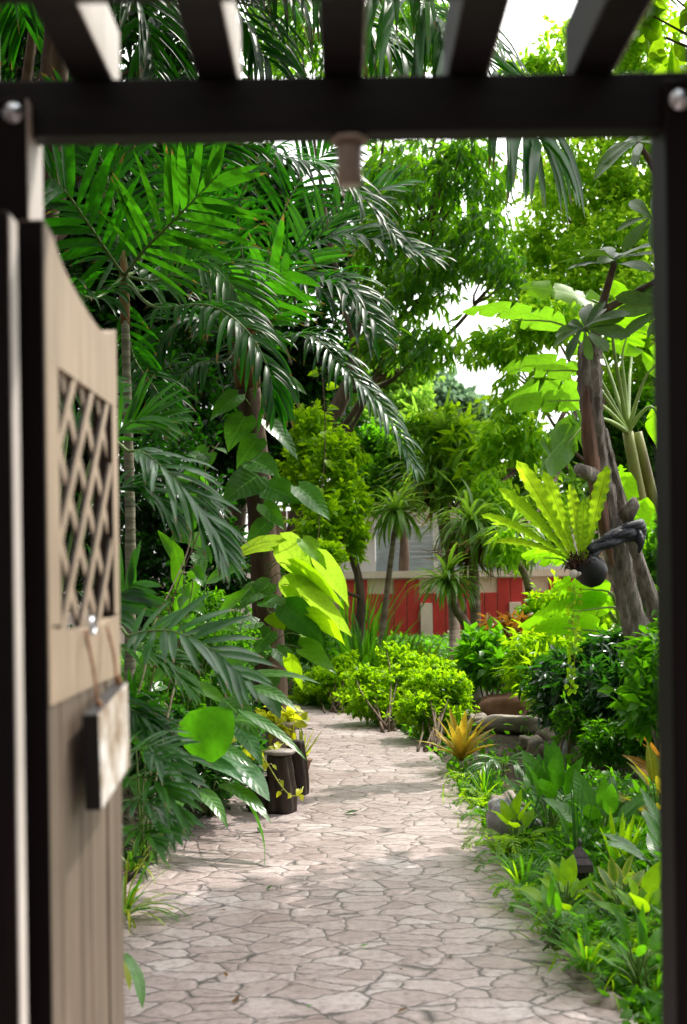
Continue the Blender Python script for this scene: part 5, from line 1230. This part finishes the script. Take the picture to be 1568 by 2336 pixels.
shrub('leafy_shrub', 'big leaved green shrub between the hedge and the rocks', 'shrub', G(1120, 1660), [B(1110,1500,12.5,60,55), B(1150,1510,12.2,55,32), B(1095,1470,13,35,25)], 300, 5, .14, T_oval, M['midgreen'])
shrub('leafy_shrub', 'yellow green shrub below the low banana leaves', 'shrub', G(1230, 1650), [B(1240,1500,11.2,80,60), B(1225,1530,11,60,40), B(1290,1560,10.6,70,60)], 620, 6, .11, T_lance, M['lime'])
shrub('leafy_shrub', 'dark glossy shrub in front of the leaning trunk', 'shrub', (1.95, 9.2, .05), [B(1340,1560,9.4,110,85), B(1420,1590,9,90,90), B(1300,1580,9.6,80,60), B(1430,1480,9.4,70,50)], 1050, 6, .115, T_lance, M['deep'], stems=14)
shrub('leafy_shrub', 'fine leaved shrub beside the rocks under the dark glossy shrub', 'shrub', (1.55, 8.9, .05), [B(1400,1690,8.6,70,50), B(1330,1640,9.0,60,45)], 560, 6, .06, T_lance, M['midgreen'], stems=12)
shrub('leafy_shrub', 'rounded leafy shrub hiding the right end of the red fence', 'shrub', (2.6, 15, .05), [B(1260,1400,14.5,70,60), B(1340,1430,14,70,70), B(1230,1460,14.3,50,40)], 500, 6, .12, T_oval, M['lime'], stems=8)
shrub('umbrella_shrub', 'young shrub with pale yellow green leaves against the right post', 'shrub', (1.85, 7.0, .05), [B(1500,1580,7,60,90), B(1480,1500,7.2,45,45), B(1530,1460,7.4,50,60)], 130, 6, .11, T_oval, M['midgreen'], stems=8)
shrub('dark_shrub', 'dark leafy shrub filling the gap behind the right post', 'shrub', (2.7, 10, .05), [B(1500,1330,10,60,110), B(1530,1450,9.6,60,90), B(1500,1640,8.6,70,70)], 520, 6, .12, T_lance, M['midgreen'], stems=12)

# rockery
def rock(label, px, py, w, h, mat='rock', group='rockery stones', z=.06):
    b = G(px, py, z); d = b[1]; W = w*d/F; H = h*d/F
    n, k = 20, 12; th = np.linspace(0, 2*np.pi, n, endpoint=False); ph = np.linspace(-np.pi/2, np.pi/2, k)
    W *= 1.2; H *= 1.25; c = b + [0, W*.35, H*.38]
    x = np.cos(ph)[:, None]*np.cos(th)[None]; y = np.cos(ph)[:, None]*np.sin(th)[None]; z_ = np.repeat(np.sin(ph)[:, None], n, 1)
    f1, f2, f3 = rng.uniform(1.5, 3.2, 3); p1, p2, p3 = rng.random(3)*6
    s = 1 + .13*np.sin(f1*x*2+p1) + .12*np.sin(f2*y*2+p2+z_*2) + .08*np.sin(f3*3*z_+x*2+p3)
    pw = lambda a: np.sign(a)*np.abs(a)**.8
    v = np.stack([pw(x)*s*W*.5, pw(y)*s*W*.42, pw(z_)*s*H*.62], -1) + c
    i = np.arange(k-1)[:, None]*n; j = np.arange(n)[None, :]
    mb = MB(); mb.add(v.reshape(-1, 3), np.stack([i+j, i+(j+1)%n, i+n+(j+1)%n, i+n+j], -1).reshape(-1, 4))
    return tag(mb.build('rock', M[mat], loc=b), label, 'rock', group)
for a in (('smooth rounded rock at the top left of the rockery', 1095, 1622, 52, 38, 'rock'), ('grey rock at the back of the rockery beside the top rounded one', 1128, 1618, 40, 30, 'rock_grey'),
  ('reddish brown angular rock in the upper rockery', 1150, 1650, 88, 50, 'rock_red'), ('long flat pale rock across the middle of the rockery', 1165, 1676, 110, 34, 'rock'),
  ('flat rock slab right of the long pale one', 1215, 1672, 70, 26, 'rock'), ('narrow tan stone above the round cobbles', 1215, 1710, 48, 24, 'rock'),
  ('brown cobble at the left end of the lower rockery', 1238, 1738, 62, 36, 'rock'), ('round grey brown cobble in the middle of the lower rockery', 1270, 1742, 60, 42, 'rock'),
  ('round striped cobble beside the middle cobble', 1302, 1752, 52, 46, 'rock_grey'), ('large tan cobble at the right end of the lower rockery', 1338, 1768, 72, 52, 'rock'),
  ('dark stone tucked above the cobbles', 1262, 1706, 60, 36, 'rock'), ('tan stone at the far right of the rockery', 1390, 1750, 60, 40, 'rock'),
  ('small brown rock behind the reddish one', 1200, 1640, 50, 34, 'rock_red'), ('dark rock under the hedge edge', 1085, 1665, 50, 30, 'rock'),
  ('pale grey boulder among the low ferns by the path', 1165, 1908, 88, 58, 'rock_grey'), ('smaller tan boulder behind the pale grey one', 1160, 1868, 66, 46, 'rock'),
  ('low stone right of the pale grey boulder', 1205, 1900, 80, 24, 'rock_grey')):
    rock(*a)
for n_, (px, py, w, h) in enumerate(((1285,2185,70,34),(1310,2225,60,30),(1335,2265,74,36),(1362,2300,70,34),(1395,2335,80,40))):
    rock(['first and farthest', 'second', 'third', 'fourth', 'fifth and nearest'][n_] + ' rough grey edging stone along the right edge of the path', px, py, w, h, 'rock', 'edging stones', -.05)

# bromeliad, broad leaved clump, iris, croton
br = thing('bromeliad', 'orange and yellow bromeliad rosette at the right edge of the path', 'bromeliad', G(1052, 1748, .03))
b = G(1052, 1748, .03)
for k in range(22):
    a = k*2.4; e = .25 + .75*(k/22)
    d = nrm([math.cos(a)*e, math.sin(a)*e*.8, 1.15-.5*e])
    mb = MB(); puts(mb, blade(1, .15, 'strap', 8, 2, .35, .2+.8*e*rng.random()), b+[0,0,.04], d, nrm([-d[0], -d[1], .8]), .44*rng.uniform(.7, 1.05)); part(mb, 'leaf', M['bromeliad'], br)
frond_plant('small_palm', 'small palm seedling with thin shining fronds behind the bromeliad', 'palm', G(1150, 1765, .03), [
  dict(cp=PP((1150,1740,8.7),(1170,1735,8.6),(1210,1775,8.5)), L=.18, W=.014, up=(0,-.5,1), a0=40, a1=70, grav=.25, nl=16, t0=.3),
  dict(cp=PP((1130,1730,8.6),(1110,1740,8.5),(1085,1775,8.4)), L=.18, W=.014, up=(0,-.5,1), a0=40, a1=70, grav=.25, nl=16, t0=.3)], M['broad'], rad=.004)
def clump(name, label, base, n, L, W, mat, prof='ovate', hmin=.15, hmax=.4, R=.2, out=.6, cat='plant', droop=.5, group=None, lobes=0.):
    t = thing(name, label, cat, base, group); base = np.asarray(base, float)
    for k in range(n):
        a = k*2.4 + rng.random()*.6; e = math.sqrt((k+.5)/n)
        h = hmax - (hmax-hmin)*e*rng.uniform(.6, 1.1)
        b = base + np.array([math.cos(a)*R*e*.7, math.sin(a)*R*e*.7, h])
        d = nrm([math.cos(a)*out*e + rng.normal()*.12, math.sin(a)*out*e + rng.normal()*.12, 1.0-.55*e])
        l_ = L*rng.uniform(.7, 1.15)
        mb = MB(); puts(mb, blade(1, W/L, prof, 9, 3, .15, droop*rng.uniform(.5, 1.3), .04, lobes), b, d, nrm(np.array([-d[0], -d[1]-.35, .9]) + rng.normal(size=3)*.2), l_)
        tube(mb, spline([base + rng.normal(size=3)*[.02,.02,0], base*.5+b*.5+[0,0,.02], b], 7), [.005, .004], 5, 1)
        part(mb, 'leaf', [M[mat], M['stem']], t)
    return t
clump('peace_lily', 'upright clump of glossy paddle leaves between the rocks and the path light', G(1255, 1905, .05), 17, .25, .11, 'broad_flat', hmin=.10, hmax=.30, R=.22)
clump('peace_lily', 'second paddle leaved clump right of the path light', G(1370, 1950, .05), 13, .22, .095, 'broad', hmin=.08, hmax=.26, R=.2)
clump('peace_lily', 'low round leaved clump just behind the pale boulder', G(1240, 1840, .05), 9, .17, .09, 'midgreen', hmin=.06, hmax=.18, R=.16)
clump('croton', 'croton with yellow and rusty leaves by the right post', (1.62, 6.6, .05), 22, .20, .055, 'croton', 'lance', .12, .40, .22, .8, 'shrub')
clump('croton', 'dark rusty leaved croton behind the yellow one', (1.9, 7.3, .05), 20, .22, .065, 'rusty', 'lance', .15, .5, .25, .8, 'shrub')
clump('wild_ginger', 'clump of tall mid green leaves low beside the right post', (1.42, 5.6, .05), 18, .20, .07, 'broad', 'ovate', .10, .34, .22, .8)
tuft_plant('iris_plant', 'upright light green sword leaved plant right of the path light', 'plant', G(1418, 2015, .04), [('lime', 13, .36, .035, dict(spread=.35, up=1, droop=.25, rj=.03)), ('grassy', 8, .3, .03, dict(spread=.6, up=1, droop=.4, rj=.03))])
tuft_plant('iris_plant', 'thin dark sword leaves beside the pale boulder', 'plant', G(1200, 1915, .04), [('deep', 14, .36, .014, dict(spread=.5, up=1, droop=.4, rj=.05))])
# path light
lb = G(1324, 2060, .06)
pl_ = thing('path_light', 'black pagoda topped garden path light among the plants on the right', 'garden light', lb)
hz = lambda py: P(1324, py, lb[1])[2]
mb = MB(); tube(mb, [lb, [lb[0], lb[1], hz(1990)]], [.012, .012], 12); part(mb, 'post', M['lantern'], pl_)
def pyramid(mb, z0, z1, a, b):
    x, y = lb[0], lb[1]
    v = [(x-a,y-a,z0),(x+a,y-a,z0),(x+a,y+a,z0),(x-a,y+a,z0),(x-b,y-b,z1),(x+b,y-b,z1),(x+b,y+b,z1),(x-b,y+b,z1)]
    mb.add(v, [(3,2,1,0),(4,5,6,7),(0,1,5,4),(1,2,6,5),(2,3,7,6),(3,0,4,7)])
mb = MB(); pyramid(mb, hz(1985), hz(1968), .050, .047); pyramid(mb, hz(1967.5), hz(1952), .050, .030); pyramid(mb, hz(1951.5), hz(1930), .032, .007)
o = part(mb, 'cap', M['lantern'], pl_, smooth=False); o.rotation_euler = (0, 0, 0)
mb = MB(); pyramid(mb, hz(2022), hz(1985.6), .026, .034); part(mb, 'glass', M['black_plastic'], pl_, smooth=False)
mb = MB(); pyramid(mb, hz(2030), hz(2022.5), .034, .03); part(mb, 'collar', M['lantern'], pl_, smooth=False)
mb = MB(); tube(mb, [[lb[0], lb[1], hz(1931)], [lb[0], lb[1], hz(1922)], [lb[0], lb[1], hz(1912)]], [.006,.011,.003], 10); part(mb, 'finial', M['lantern'], pl_)
tuft_plant('reed_plant', 'thin dark reed stems rising behind the path light', 'plant', G(1322, 1990, .05), [('deep', 7, .5, .010, dict(spread=.12, up=1, droop=.15, rj=.02))])

# ferns and herbs lining the right edge, each a plant of its own
def fern(label, base, n, L, mat, group='ferns on the right edge of the path'):
    t = thing('fern', label, 'fern', base, group); base = np.asarray(base, float)
    for k in range(n):
        a = k*2.4 + rng.random()*.5; r = L*rng.uniform(.7, 1.1); h = rng.uniform(.35, .75)
        cp = [base+[0,0,.01], base + np.array([math.cos(a)*r*.35, math.sin(a)*r*.35, r*h*.8]), base + np.array([math.cos(a)*r*.75, math.sin(a)*r*.75, r*h*.85]), base + np.array([math.cos(a)*r, math.sin(a)*r, r*h*.45])]
        mb = MB(); frond(mb, cp, nl=15, L=L*.22, W=L*.055, a0=20, a1=40, grav=.2, t0=.12, rad=.0022, nseg=3, tipL=.15, baseL=.6); part(mb, 'frond', [mat, M['stem']], t)
    return t
P0 = [(1075,1800,'lime'),(1100,1850,'lime'),(1125,1885,'midgreen'),(1140,1960,'lime'),(1170,2000,'midgreen'),(1190,2060,'lime'),(1225,2090,'midgreen'),(1265,2050,'midgreen'),(1300,2130,'lime'),(1340,2170,'midgreen'),(1400,2120,'deep'),(1250,1985,'midgreen'),(1430,2200,'lime'),(1380,2240,'midgreen'),(1450,2080,'midgreen')]
where = ['bromeliad','first fern, toward the pale boulder','pale boulder, on its left','pale boulder, in front of it','thin dark sword leaves','bend in the path edge','grey edging stones, above them','path light, to its lower left','farthest edging stone','second edging stone','right post, low down','path light, on its left','right post, lower than the dark fern','third edging stone','iris, in front of it']
for (px, py, mt), wh in zip(P0, where):
    fern('feathery fern beside the ' + wh, G(px, py, .02), 9, .19*rng.uniform(.75, 1.25), M[mt])

for lab, px, py, kind in (('grassy tuft arching over the path edge left of the path light', 1195, 2035, 0), ('broad leaved seedling in front of the path light', 1290, 2115, 1), ('strappy tuft between the path light and the iris', 1375, 2075, 0),
        ('broad leaved seedling low against the right post', 1470, 2150, 1), ('grassy tuft above the second edging stone', 1345, 2215, 0), ('round leaved seedling beside the pale boulder and bend', 1175, 1945, 1),
        ('lance leaved seedling below the paddle leaves', 1310, 1985, 2), ('lance leaved seedling at the lower right by the post', 1455, 2265, 2), ('grassy tuft beside the bromeliad', 1105, 1815, 0), ('strappy tuft near the right post, above the seedling', 1480, 2050, 0),
        ('lance leaved seedling right behind the farthest edging stone', 1270, 2165, 2), ('pale variegated seedling under the iris', 1420, 2110, 3)):
    g_ = G(px, py, .03)
    if kind == 0: tuft_plant('grass_tuft', lab, 'grass tuft', g_, [('grassy', 34, .26, .012, dict(spread=.9, up=1, droop=1.2, rj=.05)), ('lime', 12, .22, .016, dict(spread=.8, up=1, droop=.9, rj=.04))])
    else: clump('seedling', lab, g_, 14, .13, (.06, .07, .035, .05)[kind], ('midgreen', 'lime', 'midgreen', 'variegated')[kind], ('ovate', 'ovate', 'lance', 'ovate')[kind], .05, .22, .12, .8)

# what nobody could count: low herbs and moss covering the beds
def cover(name, label, reg, n, mat, tms, size, hmax, droop=.2, zoff=0.):
    pts = []
    while len(pts) < n:
        y = rng.uniform(reg[0], reg[1]); x = rng.uniform(-12, 12)
        rx = np.interp(y, RE[:, 1], RE[:, 0]); lx = np.interp(y, LE[:, 1], LE[:, 0])
        if reg[2] > 0:
            if not (rx + .03 < x < rx + reg[2]): continue
            if 7.9 < y < 12.6 and .95 < x < 2.3 and rng.random() < .93: continue
        else:
            if not (lx + reg[2] < x < lx - .03): continue
        pts.append((x, y, ground_z(x, y)))
    p = np.array(pts); n = len(p)
    e = np.minimum(1, np.abs(p[:, 0]-np.where(reg[2] > 0, np.interp(p[:, 1], RE[:, 1], RE[:, 0]), np.interp(p[:, 1], LE[:, 1], LE[:, 0])))/.35)
    hgt = hmax*(.25+.75*e)*(.6 + .4*np.sin(p[:, 0]*5+1)*np.sin(p[:, 1]*4.3))
    mb = MB(); K = 7
    q = np.repeat(p, K, 0); q[:, 2] += zoff + np.repeat(hgt, K)*rng.random(n*K)**.7; q[:, :2] += rng.normal(size=(n*K, 2))*size*.8
    d = nrm(rng.normal(size=(n*K, 3)) + [0, 0, .35-droop]); u_ = nrm(rng.normal(size=(n*K, 3))*.6 + [0, -.2, 1])
    s = size*rng.uniform(.5, 1.3, n*K); pick = rng.integers(0, len(tms), n*K)
    for k, tm in enumerate(tms): 
        m = pick == k; puts(mb, tm, q[m], d[m], u_[m], s[m])
    o = mb.build(name, M[mat], loc=(0, 0, 0)); o['kind'] = 'stuff'; o['label'] = label; o['category'] = 'ground cover'
    return o
T_herb = tms_of('ovate', .45, 3, 1, 3, .2, (.2, .8)) + tms_of('lance', .2, 4, 1, 3, .3, (.4, 1.1))
cover('ground_cover', 'low tangle of small herbs covering the bed right of the path', (3.2, 9.0, 1.3), 2600, 'midgreen', T_herb, .055, .20)
cover('ground_cover', 'darker herbs and grass deep in the right bed', (3.2, 12, 3.2), 3200, 'midgreen', T_herb, .075, .26)
cover('grass', 'thin grass blades fringing the right edge of the path', (3.4, 9.5, .35), 1000, 'lime', tms_of('strap', .06, 4, 1, 4, .3, (.6, 1.5)), .11, .07)
cover('ground_cover', 'green undergrowth filling the far beds before the fence', (12, 25, 7), 4500, 'midgreen', T_herb, .12, .16)
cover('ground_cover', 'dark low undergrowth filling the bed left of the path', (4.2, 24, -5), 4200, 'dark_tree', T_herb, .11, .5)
